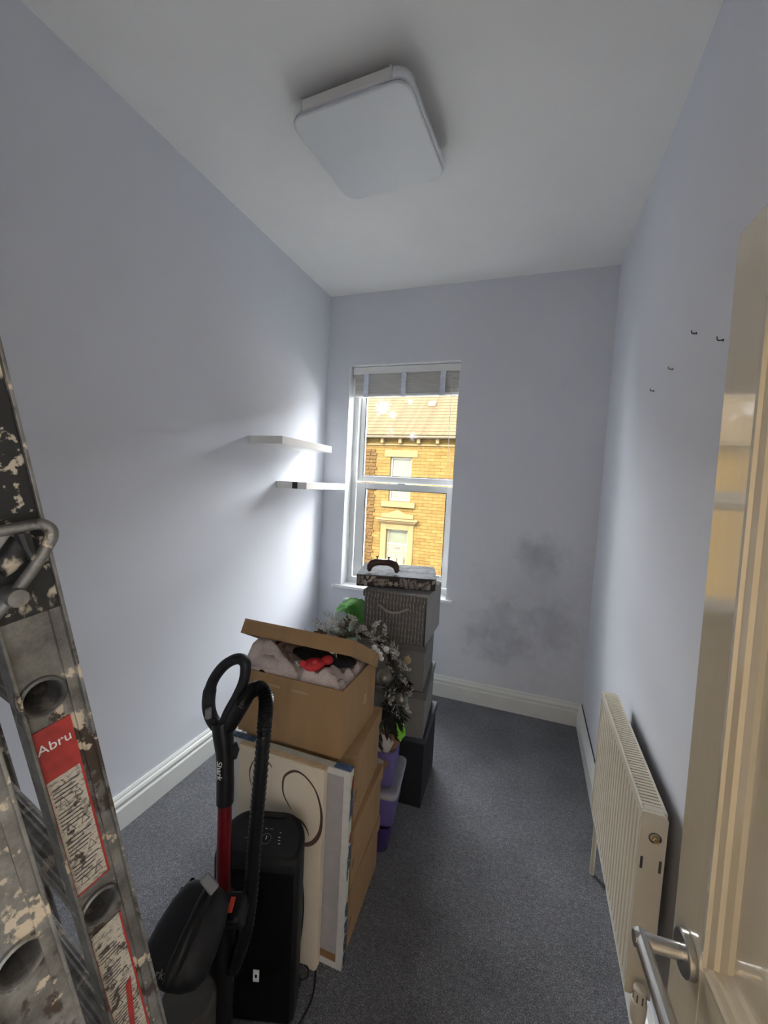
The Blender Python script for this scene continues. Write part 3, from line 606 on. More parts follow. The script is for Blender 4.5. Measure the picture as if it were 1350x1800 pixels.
# facade with window and door openings left free
ox0, ox1, wz0, wz1 = -5.87, -4.90, 0.83, 2.71
dx0, dx1, dz1 = -5.88, -4.90, -0.40
fy1 = HY + 0.5
fc = MB().box((-24, HY, GZ), (ox0, fy1, 3.55)).box((ox1, HY, GZ), (16, fy1, 3.55)).box((ox0, HY, wz1), (ox1, fy1, 3.55)).box((ox0, HY, dz1), (ox1, fy1, wz0))
fc.build('facade', 'stone_wall', hs)
wn_ = frame(MB(), ox0, ox1, wz0, wz1, 0.09, 0.09, 0.10, 0.09, HY + 0.10, HY + 0.20).build('house_window', 'white_outdoor', hs, bevel=0.01)
MB().box((ox0 + 0.08, HY + 0.15, wz0 + 0.09), (ox1 - 0.08, HY + 0.16, wz1 - 0.08)).build('pane', 'house_glass', wn_)
MB().box((ox0, HY + 0.30, wz0), (ox1, HY + 0.32, wz1)).build('net_curtain', 'net_curtain', hs)
MB().box((ox0 - 0.30, HY - 0.10, wz0 - 0.26), (ox1 + 0.24, HY + 0.12, wz0 - 0.02)).build('window_sill', 'lintel_stone', hs, bevel=0.012)
MB().box((ox0 - 0.26, HY - 0.025, wz1), (ox1 + 0.24, HY + 0.10, wz1 + 0.30)).build('window_lintel', 'lintel_stone', hs, bevel=0.01)
MB().prism([(-6.12, HY - 0.06, 0.10), (-4.70, HY - 0.06, 0.10), (-4.70, HY - 0.06, 0.27), (-5.05, HY - 0.06, 0.31), (-5.42, HY - 0.06, 0.47), (-5.79, HY - 0.06, 0.31), (-6.12, HY - 0.06, 0.27)], (0, 0.08, 0)).build('pediment', 'lintel_stone', hs)
MB().box((-6.32, HY - 0.26, 0.00), (-4.47, HY + 0.02, 0.075)).box((-6.26, HY - 0.20, -0.07), (-4.53, HY + 0.02, 0.00)).box((-6.20, HY - 0.13, -0.13), (-4.60, HY + 0.02, -0.07)).build('door_cornice', 'lintel_stone', hs, bevel=0.012)
MB().box((-6.14, HY - 0.05, GZ), (dx0, HY + 0.12, -0.13)).box((dx1, HY - 0.05, GZ), (-4.66, HY + 0.12, -0.13)).box((dx0, HY - 0.05, dz1), (dx1, HY + 0.12, -0.13)).build('door_surround', 'lintel_stone', hs, bevel=0.01)
dfm = MB().box((dx0, HY + 0.10, GZ), (dx0 + 0.07, HY + 0.20, dz1)).box((dx1 - 0.07, HY + 0.10, GZ), (dx1, HY + 0.20, dz1)).box((dx0 + 0.07, HY + 0.10, dz1 - 0.07), (dx1 - 0.07, HY + 0.20, dz1)).box((dx0 + 0.07, HY + 0.10, -1.07), (dx1 - 0.07, HY + 0.20, -0.99)).build('door_frame', 'white_outdoor', hs)
MB().box((dx0 + 0.07, HY + 0.14, -0.99), (dx1 - 0.07, HY + 0.16, dz1 - 0.07)).build('fanlight', 'house_glass', hs)
dl = MB().box((dx0 + 0.07, HY + 0.12, GZ), (dx1 - 0.07, HY + 0.18, -1.07)).build('front_door', 'door_outdoor', hs)
for x in (dx0 + 0.17, dx0 + 0.54):
    for z0, z1 in ((-2.75, -2.15), (-1.95, -1.50)): MB().box((x, HY + 0.105, z0), (x + 0.27, HY + 0.121, z1)).build('door_panel', 'door_outdoor', dl, bevel=0.012)
MB().prism([(dx0 + 0.17, HY + 0.105, -1.42), (dx1 - 0.17, HY + 0.105, -1.42), (dx1 - 0.17, HY + 0.105, -1.36)] + [(dx0 + 0.49 + 0.32 * math.cos(g * math.pi / 8), HY + 0.105, -1.36 + 0.10 * math.sin(g * math.pi / 8)) for g in range(1, 8)] + [(dx0 + 0.17, HY + 0.105, -1.36)], (0, 0.016, 0)).build('door_panel', 'door_outdoor', dl)
MB().box((dx0 + 0.36, HY + 0.100, -1.235), (dx0 + 0.62, HY + 0.121, -1.165)).build('letter_box', 'iron_black', dl)
MB().tube([(dx0 + 0.50, HY + 0.10, -1.66), (dx0 + 0.50, HY + 0.10, -1.80)], 0.02, 8).build('door_knocker', 'iron_black', dl)
MB().box((dx1 - 0.19, HY + 0.085, -1.84), (dx1 - 0.14, HY + 0.121, -1.64)).build('door_handle', 'iron_black', dl)
# long-and-short stones of the party line
qs = [MB().box((-w / 2, -0.045, 0), (w / 2, 0.02, h)).mesh('quoin_stone', 'quoin_stone', bevel=0.012, seg=1) for w, h in ((0.26, 0.125), (0.20, 0.125), (0.30, 0.125))]
hb_ = Vector(ROOT[hs.name].translation); z = GZ + 0.02; k = 0
while z < 3.05:
    for x, j in ((-6.93 + 0.03 * (k % 2), k % 3), (-6.66 + 0.04 * ((k + 1) % 2), (k + 1) % 3)): place(qs[j], 'quoin_stone', hs, Vector((x, HY, z)) - hb_)
    z += 0.152; k += 1
# eaves: frieze board, corbels, gutter
MB().box((-24, HY - 0.06, 3.20), (16, HY + 0.02, 3.27)).build('frieze', 'lintel_stone', hs)
km = MB().box((-0.065, -0.22, -0.24), (0.065, 0.0, 0)).mesh('corbel', 'lintel_stone', bevel=0.01, seg=1)
for i in range(-14, 15): place(km, 'corbel', hs, Vector((-5.42 + 0.80 * i, HY, 3.52)) - hb_)
gx = [(-24, HY - 0.34), (16, HY - 0.34)]
MB().tube([(-24, HY - 0.30, 3.545), (16, HY - 0.30, 3.545)], 0.065, 10).build('gutter', 'gutter', hs)
# roof of overlapping tile courses
rp = math.radians(36); rs = Vector((0, math.cos(rp), math.sin(rp))); rn = Vector((0, -math.sin(rp), math.cos(rp)))
r0 = Vector((0, HY - 0.36, 3.585)); cw = 0.30
rm = MB().prism([(-24, 0, 0.0), (-24, 0, 0.034), (-24, 0.36, 0.020), (-24, 0.36, 0.0)], (40, 0, 0)).mesh('tile_course', 'roof_tile')
for i in range(24):
    p = r0 + rs * (cw * i) + rn * 0.012; place(rm, 'tile_course', hs, p - hb_, (rp, 0, 0))
MB().prism([Vector((-24, 0, 0)) + r0 - rn * 0.03 + rs * 0.1, Vector((-24, 0, 0)) + r0 + rs * 7.2 - rn * 0.03, Vector((-24, 0, 0)) + r0 + rs * 7.2 - rn * 0.2, Vector((-24, 0, 0)) + r0 - rn * 0.2 + rs * 0.1], (40, 0, 0)).build('roof_deck', 'gutter', hs)
vp = r0 + rs * 2.62
RM = Matrix.Translation(Vector((-4.62, vp.y, vp.z))) @ Matrix.Rotation(rp, 4, 'X')
MB().prism([(-0.17, 0, 0.03), (0.17, 0, 0.03), (0.14, 0.30, 0.04), (-0.14, 0.30, 0.04)], (0, 0, 0.13), RM).build('roof_vent', 'white_outdoor', hs, bevel=0.02)

# ------------------------------------------------------------------ cardboard archive boxes
def obox(cx0, fr, w, d, rz):                     # frame whose origin is the front right bottom corner, x to the right, y away
    return Matrix.Translation(Vector(fr)) @ Matrix.Rotation(rz, 4, 'Z')
def archive_box(label, fr, z0, h, w, d, rz, lid=True, group='cardboard archive boxes in a stack'):
    mx = Matrix.Translation((fr[0], fr[1], z0)) @ Matrix.Rotation(math.radians(rz), 4, 'Z') @ Matrix.Translation((-w / 2, d / 2, 0))
    o = thing('cardboard_box', label, 'box', group=group, mat=mx); t = 0.004; x, y = w / 2, d / 2
    top = h - (0.003 if lid else 0)
    b = MB().box((-x, -y, 0), (x, y, t)).box((-x, -y, t), (x, -y + t, top)).box((-x, y - t, t), (x, y, top)).box((-x, -y + t, t), (-x + t, y - t, top)).box((x - t, -y + t, t), (x, y - t, top))
    bo = b.build('body', 'kraft', o, world=False)
    if lid:
        g = 0.003; l = 0.055; e = 0.003
        lb = MB().box((-x - g - e, -y - g - e, h - e), (x + g + e, y + g + e, h)).box((-x - g - e, -y - g - e, h - l), (x + g + e, -y - g, h - e)).box((-x - g - e, y + g, h - l), (x + g + e, y + g + e, h - e)).box((-x - g - e, -y - g, h - l), (-x - g, y + g, h - e)).box((x + g, -y - g, h - l), (x + g + e, y + g, h - e))
        lb.build('lid', 'kraft', o, world=False)
        MB().box((x + 0.0005, -y + 0.01, h * 0.30), (x + 0.0025, -y + 0.030, h * 0.42)).build('tuck_tab', 'kraft_inner', o, world=False)
    return o
BW, BD = 0.402, 0.325
archive_box('brown cardboard box on the carpet, lowest of its stack behind the canvases', (-0.487, 1.218), 0.0, 0.222, BW, 0.335, 3.2)
archive_box('brown cardboard box with a lid, second from the floor in its stack', (-0.485, 1.218), 0.223, 0.220, BW, 0.335, 3.2)
archive_box('brown cardboard box directly under the open box of fleece', (-0.492, 1.232), 0.444, 0.245, BW, 0.310, 5.0)
ob = archive_box('open brown cardboard box full of cream fleece, topmost of its stack', (-0.530, 1.190), 0.690, 0.230, 0.405, 0.30, 0.0, lid=False)
def loc(p): return ROOT[ob.name] @ Vector(p)
for x0, x1 in ((-0.100, -0.035), (0.010, 0.078)):
    MB().box((x0, -0.1515, 0.188), (x1, -0.1498, 0.198)).build('tape_scrap', 'tape_worn', ob, world=False)
MB().box((0.2015, 0.03, 0.09), (0.2040, 0.06, 0.13)).build('tape_scrap', 'tape_worn', ob, world=False)
# loose lid propped open on the fleece
FL, FR_, BR_ = Vector((-0.928, 1.180, 1.050)), Vector((-0.508, 1.193, 1.040)), Vector((-0.521, 1.474, 0.886))
lx = (FR_ - FL).normalized(); lz = lx.cross(BR_ - FR_).normalized(); ly = lz.cross(lx)
LM = Matrix.Translation((FL + FR_) / 2) @ Matrix((lx, ly, lz)).transposed().to_4x4()
x, d, hh, e = 0.211, 0.322, 0.050, 0.004
ld = MB().box((-x, 0, hh - e), (x, d, hh), LM).build('lid', 'kraft', ob)
for a in (((-x, 0, 0), (x, e, hh - e)), ((-x, d - e, 0), (x, d, hh - e)), ((-x, e, 0), (-x + e, d - e, hh - e)), ((x - e, e, 0), (x, d - e, hh - e))): MB().box(*a, LM).build('side_flap', 'kraft', ld)
# fleece inside
def heap(x0, x1, y0, y1, base, f, n=56, m=44):
    mb = MB(); vs = []; fs = []
    for j in range(m + 1):
        for i in range(n + 1):
            px = x0 + (x1 - x0) * i / n; py = y0 + (y1 - y0) * j / m; vs.append((px, py, f(px, py)))
    for j in range(m):
        for i in range(n): fs.append((j * (n + 1) + i, j * (n + 1) + i + 1, (j + 1) * (n + 1) + i + 1, (j + 1) * (n + 1) + i))
    return mb.add(vs, fs)
def fz(x, y):
    n1 = noise.noise(Vector((x * 9, y * 11, 1.3))); n2 = noise.noise(Vector((x * 30, y * 36, 4.1))); rid = 1 - abs(noise.noise(Vector((x * 7 + 2, y * 15, 7.7)))) * 2
    n3 = abs(noise.noise(Vector((x * 16 + y * 9, y * 19 - x * 7, 3.3)))); z = 0.925 + 0.024 * n1 + 0.016 * n2 + 0.020 * rid - 0.022 * max(0, 0.25 - n3) / 0.25
    z += 0.055 * math.exp(-((x + 0.865) / 0.055) ** 2 - ((y - 1.235) / 0.05) ** 2)
    z += 0.030 * math.exp(-((x + 0.79) / 0.05) ** 2 - ((y - 1.24) / 0.035) ** 2)
    z += 0.02 * math.exp(-((x + 0.62) / 0.12) ** 2 - ((y - 1.33) / 0.08) ** 2)
    ed = min(x + 0.9305, -0.5345 - x, y - 1.1945, 1.4855 - y); return z - 0.05 * max(0, 1 - ed / 0.03) ** 2
fb = heap(-0.9305, -0.5345, 1.1945, 1.4855, 0.7, fz)
nb = len(fb.v)
fo = fb.build('fleece_blanket', 'fleece', smooth=True, angle=180)
based(fo, 'crumpled cream fleece blanket filling the open cardboard box', 'blanket', (-0.73, 1.34, 0.70))
MB().tube([(-0.905, 1.215, 0.95), (-0.885, 1.225, 0.985), (-0.875, 1.255, 1.000), (-0.880, 1.30, 0.995)], [0.018, 0.027, 0.028, 0.020], 14).tube([(-0.90, 1.222, 0.935), (-0.84, 1.212, 0.952), (-0.795, 1.222, 0.945)], [0.020, 0.026, 0.020], 14).build('blanket_fold', 'fleece', fo, smooth=True, angle=180)
dk = MB(); ring = []
for i in range(9):
    u = i / 8; ring.append([(-0.79 + 0.25 * u * math.cos(0.2) + 0 * a, 1.315 + 0.055 * math.cos(2 * math.pi * a / 14) * math.sin(math.pi * (0.08 + 0.84 * u)), 0.962 + 0.034 * math.sin(2 * math.pi * a / 14) * math.sin(math.pi * (0.08 + 0.84 * u))) for a in range(14)])
based(dk.loft(ring).build('dark_lump', 'lump_black', smooth=True, angle=180), 'black lump in the dark hollow under the tilted cardboard lid', 'clothing', (-0.66, 1.31, 0.93))  # plain black lump filling the dark hollow under the lid
ty = thing('plush_toy', 'small bright red plush with paper tag lying on cream fleece', 'toy', (-0.665, 1.235, 0.945), math.radians(35))
def blob(c, r, n=16, m=10):
    rings = [[(c[0] + r[0] * math.sin(math.pi * (i + 0.02) / (m + 0.04)) * math.cos(2 * math.pi * j / n), c[1] + r[1] * math.sin(math.pi * (i + 0.02) / (m + 0.04)) * math.sin(2 * math.pi * j / n), c[2] - r[2] * math.cos(math.pi * (i + 0.02) / (m + 0.04))) for j in range(n)] for i in range(m + 1)]
    return rings
MB().loft(blob((0, 0, 0.020), (0.040, 0.027, 0.022))).build('body', 'toy_red', ty, world=False, smooth=True, angle=180)
MB().loft(blob((0.046, 0.006, 0.030), (0.022, 0.018, 0.016))).build('head', 'toy_red', ty, world=False, smooth=True, angle=180)
for s_ in (-1, 1): MB().loft(blob((0.020 * s_ - 0.02, -0.018, 0.034), (0.011, 0.005, 0.012))).build('ear', 'toy_red', ty, world=False, smooth=True, angle=180)
MB().tube([(-0.035, -0.005, 0.02), (-0.055, -0.012, 0.028), (-0.062, -0.010, 0.040)], 0.0022, 8).build('tail', 'tag_white', ty, world=False)
tg = MB().prism([(-0.014, 0, 0), (0.014, 0, 0), (0.014, 0, 0.045), (-0.014, 0, 0.045)], (0, 0.001, 0), Matrix.Translation((0.068, 0.012, 0.030)) @ Matrix.Rotation(math.radians(-35), 4, 'X') @ Matrix.Rotation(math.radians(-35), 4, 'Z')).build('paper_tag', 'tag_white', ty, world=False)
for z0, z1 in ((0.006, 0.018), (0.024, 0.040)):
    MB().prism([(-0.011, -0.0006, z0), (0.011, -0.0006, z0), (0.011, -0.0006, z1), (-0.011, -0.0006, z1)], (0, 0.0004, 0), Matrix.Translation((0.068, 0.012, 0.030)) @ Matrix.Rotation(math.radians(-35), 4, 'X') @ Matrix.Rotation(math.radians(-35), 4, 'Z')).build('tag_print', 'tag_dark' if z0 < 0.01 else 'toy_red', tg, world=False)

# ------------------------------------------------------------------ canvases leaning before the boxes
c1 = thing('canvas_picture', 'beige canvas painted with a brown swirl, in front of the boxes', 'picture', (-0.72, 1.135, 0))
C1Y = 1.122
MB().box((-0.876, C1Y, 0.001), (-0.553, C1Y + 0.030, 0.688)).build('canvas', 'canvas_beige', c1, bevel=0.003)
MB().box((-0.878, C1Y + 0.004, 0.683), (-0.551, C1Y + 0.026, 0.6905)).build('top_edge', 'canvas_edge', c1)
def stroke(pix, wd, name='painted_swirl'):
    P = [at(a, b, 'y', C1Y - 0.0006) for a, b in pix]; n = len(P); Q = []
    for i in range(n - 1):                        # Catmull-Rom subdivision
        p0, p1, p2, p3 = P[max(i - 1, 0)], P[i], P[i + 1], P[min(i + 2, n - 1)]
        for k in range(6):
            t = k / 6; Q.append(((p1 * 2) + (p2 - p0) * t + (p0 * 2 - p1 * 5 + p2 * 4 - p3) * t * t + (p1 * 3 - p0 - p2 * 3 + p3) * t ** 3) * 0.5)
    Q.append(P[-1]); m = len(Q); vs = []; fs = []
    for i, q in enumerate(Q):
        t = (Q[min(i + 1, m - 1)] - Q[max(i - 1, 0)]).normalized(); s_ = Vector((0, 1, 0)).cross(t)
        u = i / (m - 1) * (len(wd) - 1); k = min(int(u), len(wd) - 2); w = 1.55 * (wd[k] + (wd[k + 1] - wd[k]) * (u - k))
        vs += [q + s_ * w, q - s_ * w, q + s_ * w + Vector((0, 0.001, 0)), q - s_ * w + Vector((0, 0.001, 0))]
    for i in range(m - 1):
        a, b = 4 * i, 4 * i + 4; fs += [(a, a + 1, b + 1, b), (a, b, b + 2, a + 2), (a + 1, a + 3, b + 3, b + 1), (a + 2, b + 2, b + 3, a + 3)]
    fs += [(0, 2, 3, 1), (4 * m - 4, 4 * m - 3, 4 * m - 1, 4 * m - 2)]
    MB().add(vs, fs).build(name, 'swirl_brown', c1)
stroke([(512, 1424), (499, 1398), (497, 1378), (501.5, 1363), (518, 1355.5), (535.6, 1364.4), (553, 1387), (562, 1413), (565, 1437), (562, 1463), (551, 1480), (537, 1485), (525, 1481)], [0.0006, 0.0018, 0.0022, 0.0028, 0.0018, 0.0016, 0.0022, 0.003, 0.0045, 0.0045, 0.003])
stroke([(519, 1438), (530, 1445), (538, 1456), (543, 1469)], [0.003, 0.003, 0.0018, 0.0005])
stroke([(460, 1330), (446, 1338), (439.5, 1352), (439, 1366), (442, 1382)], [0.0008, 0.0012, 0.0014, 0.001, 0.0005])
stroke([(470, 1338), (475, 1344), (478, 1350)], [0.0004, 0.0012, 0.0004])
c2 = thing('canvas_picture', 'white canvas seen from its back with navy flowers on its edge', 'picture', (-0.71, 1.168, 0))
Y0, Y1 = 1.1545, 1.1845; CX0, CX1, CZ = -0.945, -0.476, 0.683
MB().box((CX0, Y0 + 0.006, 0.001), (CX1, Y1, CZ)).build('canvas', 'canvas_print', c2, bevel=0.003)
for a in (((CX0, Y0, 0.001), (CX0 + 0.045, Y0 + 0.006, CZ)), ((CX1 - 0.022, Y0, 0.001), (CX1 - 0.001, Y0 + 0.006, CZ)), ((CX0 + 0.045, Y0, 0.001), (CX1 - 0.022, Y0 + 0.006, 0.022)), ((CX0 + 0.045, Y0, CZ - 0.022), (CX1 - 0.022, Y0 + 0.006, CZ))): MB().box(*a).build('folded_edge', 'canvas_fold', c2, bevel=0.0012)
MB().box((CX0 + 0.045, Y0 + 0.003, 0.022), (CX1 - 0.022, Y0 + 0.006, CZ - 0.022)).build('canvas_back', 'canvas_back', c2)
MB().box((-0.60, Y0 + 0.001, 0.024), (CX1 - 0.024, Y0 + 0.0045, 0.048)).build('stretcher_bar', 'stretcher_wood', c2)
rr = random.Random(3)
def petal_cluster(cx, cz, r, mat, n):
    mb = MB()
    for k in range(n):
        g = rr.uniform(0, 6.28); d = rr.uniform(0, r); a = rr.uniform(0, 6.28); l = rr.uniform(0.010, 0.022); w = l * 0.38
        c = Vector((CX1 + 0.0006 + 0.0002 * (k % 3), min(Y1 - 0.003, max(Y0 + 0.010, Y0 + 0.018 + 0.5 * d * math.cos(g))), cz + d * math.sin(g)))
        pts = []
        for j in range(8):
            t = 2 * math.pi * j / 8; uu = l * math.cos(t); vv = w * math.sin(t)
            y = c.y + uu * math.cos(a) * 0.4 - vv * math.sin(a); zz = c.z + uu * math.sin(a) + vv * math.cos(a)
            pts.append((c.x, min(Y1 - 0.001, max(Y0 + 0.007, y)), min(CZ - 0.002, max(0.003, zz))))
        mb.prism(pts, (0.0006, 0, 0))
    mb.build('printed_blossom', mat, c2)
for cz, r in ((0.60, 0.030), (0.55, 0.035), (0.40, 0.03), (0.355, 0.035), (0.20, 0.04), (0.14, 0.045), (0.07, 0.035), (0.03, 0.02)): petal_cluster(0, cz, r, 'blossom_navy', 9)
for cz in (0.635, 0.445, 0.01): petal_cluster(0, max(cz, 0.02), 0.012, 'blossom_red', 4)
for xa, xb in ((CX0, CX0 + 0.10), (CX1 - 0.06, CX1)): MB().box((xa, Y0 + 0.004, CZ), (xb, Y1, CZ + 0.003)).build('printed_top', 'blossom_navy', c2)

# ------------------------------------------------------------------ plastic crates behind the cardboard boxes
def crate(label, fr, z0, h, w, d, rz, mat, taper=0.012, lid=None):
    mx = Matrix.Translation((fr[0], fr[1], z0)) @ Matrix.Rotation(math.radians(rz), 4, 'Z') @ Matrix.Translation((-w / 2, d / 2, 0))
    o = thing('plastic_crate', label, 'crate', group='stacked plastic crates behind the cardboard boxes', mat=mx)
    def rg(i, z): return [(a, b, z) for a, b in rrect(-w / 2 + i, w / 2 - i, -d / 2 + i, d / 2 - i, 0.028, 5)]
    t = 0.0025
    MB().loft([rg(taper + 0.006 + t, 0.0015 + t), rg(taper + t, 0.008 + t), rg(0.008 + t, h - 0.012), rg(0.008, h - 0.012), rg(taper, 0.008), rg(taper + 0.006, 0.0015)][::-1], caps=False).loft([rg(taper + 0.006, 0.0015), rg(taper + 0.006, 0.0018)]).build('tub', mat, o, world=False, smooth=True, angle=50)
    MB().loft([rg(0.009, h - 0.002), rg(0.0, h - 0.0005), rg(0.0, h - 0.026), rg(0.002, h - 0.026), rg(0.003, h - 0.006), rg(0.009, h - 0.006)], caps=False).build('rim', mat, o, world=False, smooth=True, angle=50)
    if lid:
        MB().loft([rg(-0.004, h - 0.016), rg(-0.006, h - 0.014), rg(-0.006, h + 0.002), rg(-0.003, h + 0.006), rg(0.010, h + 0.007), rg(0.016, h + 0.0035)]).build('lid', lid, o, world=False, smooth=True, angle=50)
        for k in range(6):
            y = -d / 2 + 0.045 + k * (d - 0.09) / 5; MB().box((w / 2 - 0.010, y - 0.011, h + 0.0065), (w / 2 + 0.002, y + 0.011, h + 0.0085)).build('lid_rib', lid, o, world=False, bevel=0.002)
    return o
CR = (-0.449, 1.60)
crate('dark purple plastic crate on the carpet, lowest of the three crates', (-0.470, 1.605), 0.0, 0.125, 0.27, 0.250, 7.5, 'crate_purple_dark')
mc = crate('purple plastic crate with frosted lid and pink contents, middle of three', CR, 0.127, 0.155, 0.30, 0.265, 7.5, 'crate_purple', lid='crate_frost')
tc = crate('open purple plastic crate holding a picture frame, topmost of three', (-0.468, 1.612), 0.290, 0.168, 0.265, 0.245, 7.5, 'crate_purple')
pk = MB().box((-0.10, -0.1080, 0.030), (0.105, -0.075, 0.115), ROOT[mc.name]).build('pink_packet', 'pink_paper', bevel=0.004)
based(pk, 'pink packet seen through the side of the middle purple crate', 'packet', ROOT[mc.name] @ Vector((0, -0.09, 0.03)))
# picture frame standing in the top crate
fc_ = at(676, 1304, 'y', 1.655)
FM = Matrix.Translation(fc_) @ Matrix.Rotation(math.radians(7.5), 4, 'Z') @ Matrix.Rotation(math.radians(28), 4, 'Y') @ Matrix.Rotation(math.radians(-38), 4, 'X')
pf = thing('picture_frame', 'wooden picture frame with white mount tilted in the top purple crate', 'picture frame', mat=FM)
frame(MB(), -0.075, 0.055, -0.10, 0.040, 0.018, 0.018, 0.018, 0.018, -0.010, 0.006).build('frame', 'frame_wood', pf, world=False, bevel=0.002)
MB().box((-0.058, -0.004, -0.083), (0.038, 0.002, 0.023)).build('mount', 'mount_white', pf, world=False)
gt = at(690, 1281, 'y', 1.745)
g_ = MB(); gr = []
for i in range(13):
    ph = math.pi * (i + 0.02) / 12.04; ring_ = []
    for j in range(22):
        th = 2 * math.pi * j / 22; r = 1 + 0.22 * noise.noise(Vector((3 * math.cos(th), 3 * math.sin(th), i * 0.5)))
        ring_.append((gt.x + 0.060 * r * math.sin(ph) * math.cos(th), gt.y + 0.045 * r * math.sin(ph) * math.sin(th), gt.z - 0.055 * r * math.cos(ph)))
    gr.append(ring_)
based(g_.loft(gr).build('green_toy', 'toy_green', smooth=True, angle=180), 'crumpled lime green plastic toy in the top purple crate', 'toy', (gt.x, gt.y, gt.z - 0.05))
bp_ = at(671, 1264, 'y', 1.70)
based(MB().loft(blob(bp_, (0.026, 0.026, 0.026), 22, 14)).build('ball', 'ball_blue', smooth=True, angle=180), 'dark blue ball resting on the lime green toy', 'ball', (bp_.x, bp_.y, bp_.z - 0.026))

# ------------------------------------------------------------------ fabric storage boxes by the window
def fabric_box(label, fr, z0, h, w, d, rz, mat, lidmat, lidh=0.032, over=0.006, bulge=0.006):
    mx = Matrix.Translation((fr[0], fr[1], z0)) @ Matrix.Rotation(math.radians(rz), 4, 'Z') @ Matrix.Translation((-w / 2, d / 2, 0))
    o = thing('storage_box', label, 'storage box', group='fabric storage boxes stacked by the window', mat=mx)
    def rg(g, z, e=0.0):
        pts = []
        for (xa, ya, xb, yb) in ((-1, -1, 1, -1), (1, -1, 1, 1), (1, 1, -1, 1), (-1, 1, -1, -1)):
            for k in range(8):
                t = k / 8; px = xa + (xb - xa) * t; py = ya + (yb - ya) * t; b = e * math.sin(math.pi * t)
                pts.append((px * w / 2 + (g + b) * (px if abs(px) > 0.999 else 0) * 1.0 + g * (0 if abs(px) > 0.999 else 0), py * d / 2 + (g + b) * (py if abs(py) > 0.999 else 0), z))
        return pts
    top = h - 0.004
    MB().loft([rg(-0.002, 0.001), rg(0, 0.004), rg(0, h * 0.35, bulge * 0.8), rg(0, h * 0.65, bulge), rg(-0.001, top)]).build('body', mat, o, world=False, smooth=True, angle=40)
    MB().loft([rg(over, h - lidh), rg(over + 0.001, h - lidh * 0.5), rg(over, h - 0.003), rg(over - 0.003, h)]).build('lid', lidmat, o, world=False, smooth=True, angle=40)
    return o, w, d
fabric_box('black fabric storage box on the carpet, lowest of its stack by the window', (-0.413, 1.925), 0.0, 0.374, 0.35, 0.345, 3.0, 'fabric_dark', 'fabric_dark_lid', 0.040)
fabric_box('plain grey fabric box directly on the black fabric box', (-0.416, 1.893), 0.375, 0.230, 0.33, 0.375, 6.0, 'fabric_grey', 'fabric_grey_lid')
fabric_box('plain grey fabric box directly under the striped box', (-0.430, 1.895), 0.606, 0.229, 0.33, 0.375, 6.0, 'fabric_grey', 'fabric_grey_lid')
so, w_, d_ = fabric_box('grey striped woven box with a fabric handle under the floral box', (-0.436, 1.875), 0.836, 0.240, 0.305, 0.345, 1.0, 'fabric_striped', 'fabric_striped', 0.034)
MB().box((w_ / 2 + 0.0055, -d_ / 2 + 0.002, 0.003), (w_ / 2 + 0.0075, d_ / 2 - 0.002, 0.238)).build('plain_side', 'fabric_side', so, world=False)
hp = [(-0.075, -d_ / 2 - 0.004, 0.170), (-0.060, -d_ / 2 - 0.009, 0.168), (-0.030, -d_ / 2 - 0.018, 0.152), (0.0, -d_ / 2 - 0.020, 0.147), (0.030, -d_ / 2 - 0.018, 0.152), (0.060, -d_ / 2 - 0.009, 0.168), (0.075, -d_ / 2 - 0.004, 0.170)]
MB().tube(hp, 0.0105, 10, flat=0.6).build('handle', 'webbing', so, world=False, smooth=True)
# flat floral box with marbled top
fx = MB(); FMx = Matrix.Translation((-0.420, 1.998, 1.077)) @ Matrix.Rotation(math.radians(14.5), 4, 'Z') @ Matrix.Translation((-0.197, 0.158, 0))
fl = thing('floral_box', 'flat box with dark leaf print sides and pale marbled top', 'box', mat=FMx)
MB().box((-0.197, -0.158, 0.0), (0.197, 0.158, 0.056)).build('side_band', 'floral_dark', fl, world=False, bevel=0.002)
MB().box((-0.197, -0.158, 0.0562), (0.197, 0.158, 0.0590)).build('top_sheet', 'marble_paper', fl, world=False)
MB().box((0.19, -0.10, 0.004), (0.203, 0.155, 0.050)).build('side_flap', 'fabric_grey', fl, world=False, bevel=0.002)
def leaf2d(l, w, n=8): return [(l * k / n, w * math.sin(math.pi * (k / n) ** 0.8)) for k in range(n + 1)] + [(l * k / n, -w * math.sin(math.pi * (k / n) ** 0.8)) for k in range(n - 1, 0, -1)]
def print_leaves(face_len, place_fn, seed):
    r2 = random.Random(seed)
    xs = -face_len / 2 + 0.02
    while xs < face_len / 2 - 0.01:
        k = r2.choice('lffs'); cz = r2.uniform(0.018, 0.040); a = r2.uniform(0, 6.28); mb = MB()
        def put(poly):
            pts = [(max(-face_len / 2 + 0.001, min(face_len / 2 - 0.001, p[0])), max(0.002, min(0.054, p[1]))) for p in poly]; mb.prism([place_fn(*p, 0.0006) for p in pts], place_fn(0, 0, 0.0006) - place_fn(0, 0, 0.0012))
        def rt(p, a, c): return (c[0] + p[0] * math.cos(a) - p[1] * math.sin(a), c[1] + p[0] * math.sin(a) + p[1] * math.cos(a))
        if k == 'l': put([rt(p, a, (xs - 0.012, cz)) for p in leaf2d(0.048, 0.0095)]); put([rt(p, a + 2.9, (xs, cz)) for p in leaf2d(0.034, 0.0075)])
        elif k == 'f':
            for q in range(7):
                c = rt((0.0075 * q - 0.025, 0), a * 0.3, (xs, cz)); L = 0.027 - 0.0022 * q
                for s_ in (-1, 1): put([rt(p, a * 0.3 + s_ * 1.15, c) for p in leaf2d(L, 0.0021, 5)])
        else:
            for q in range(6): put([rt(p, q * 1.047 + a, (xs, cz)) for p in leaf2d(0.014, 0.004, 5)])
        if mb.v: mb.build('printed_leaf', 'floral_pale', fl, world=False)
        xs += r2.uniform(0.026, 0.034)
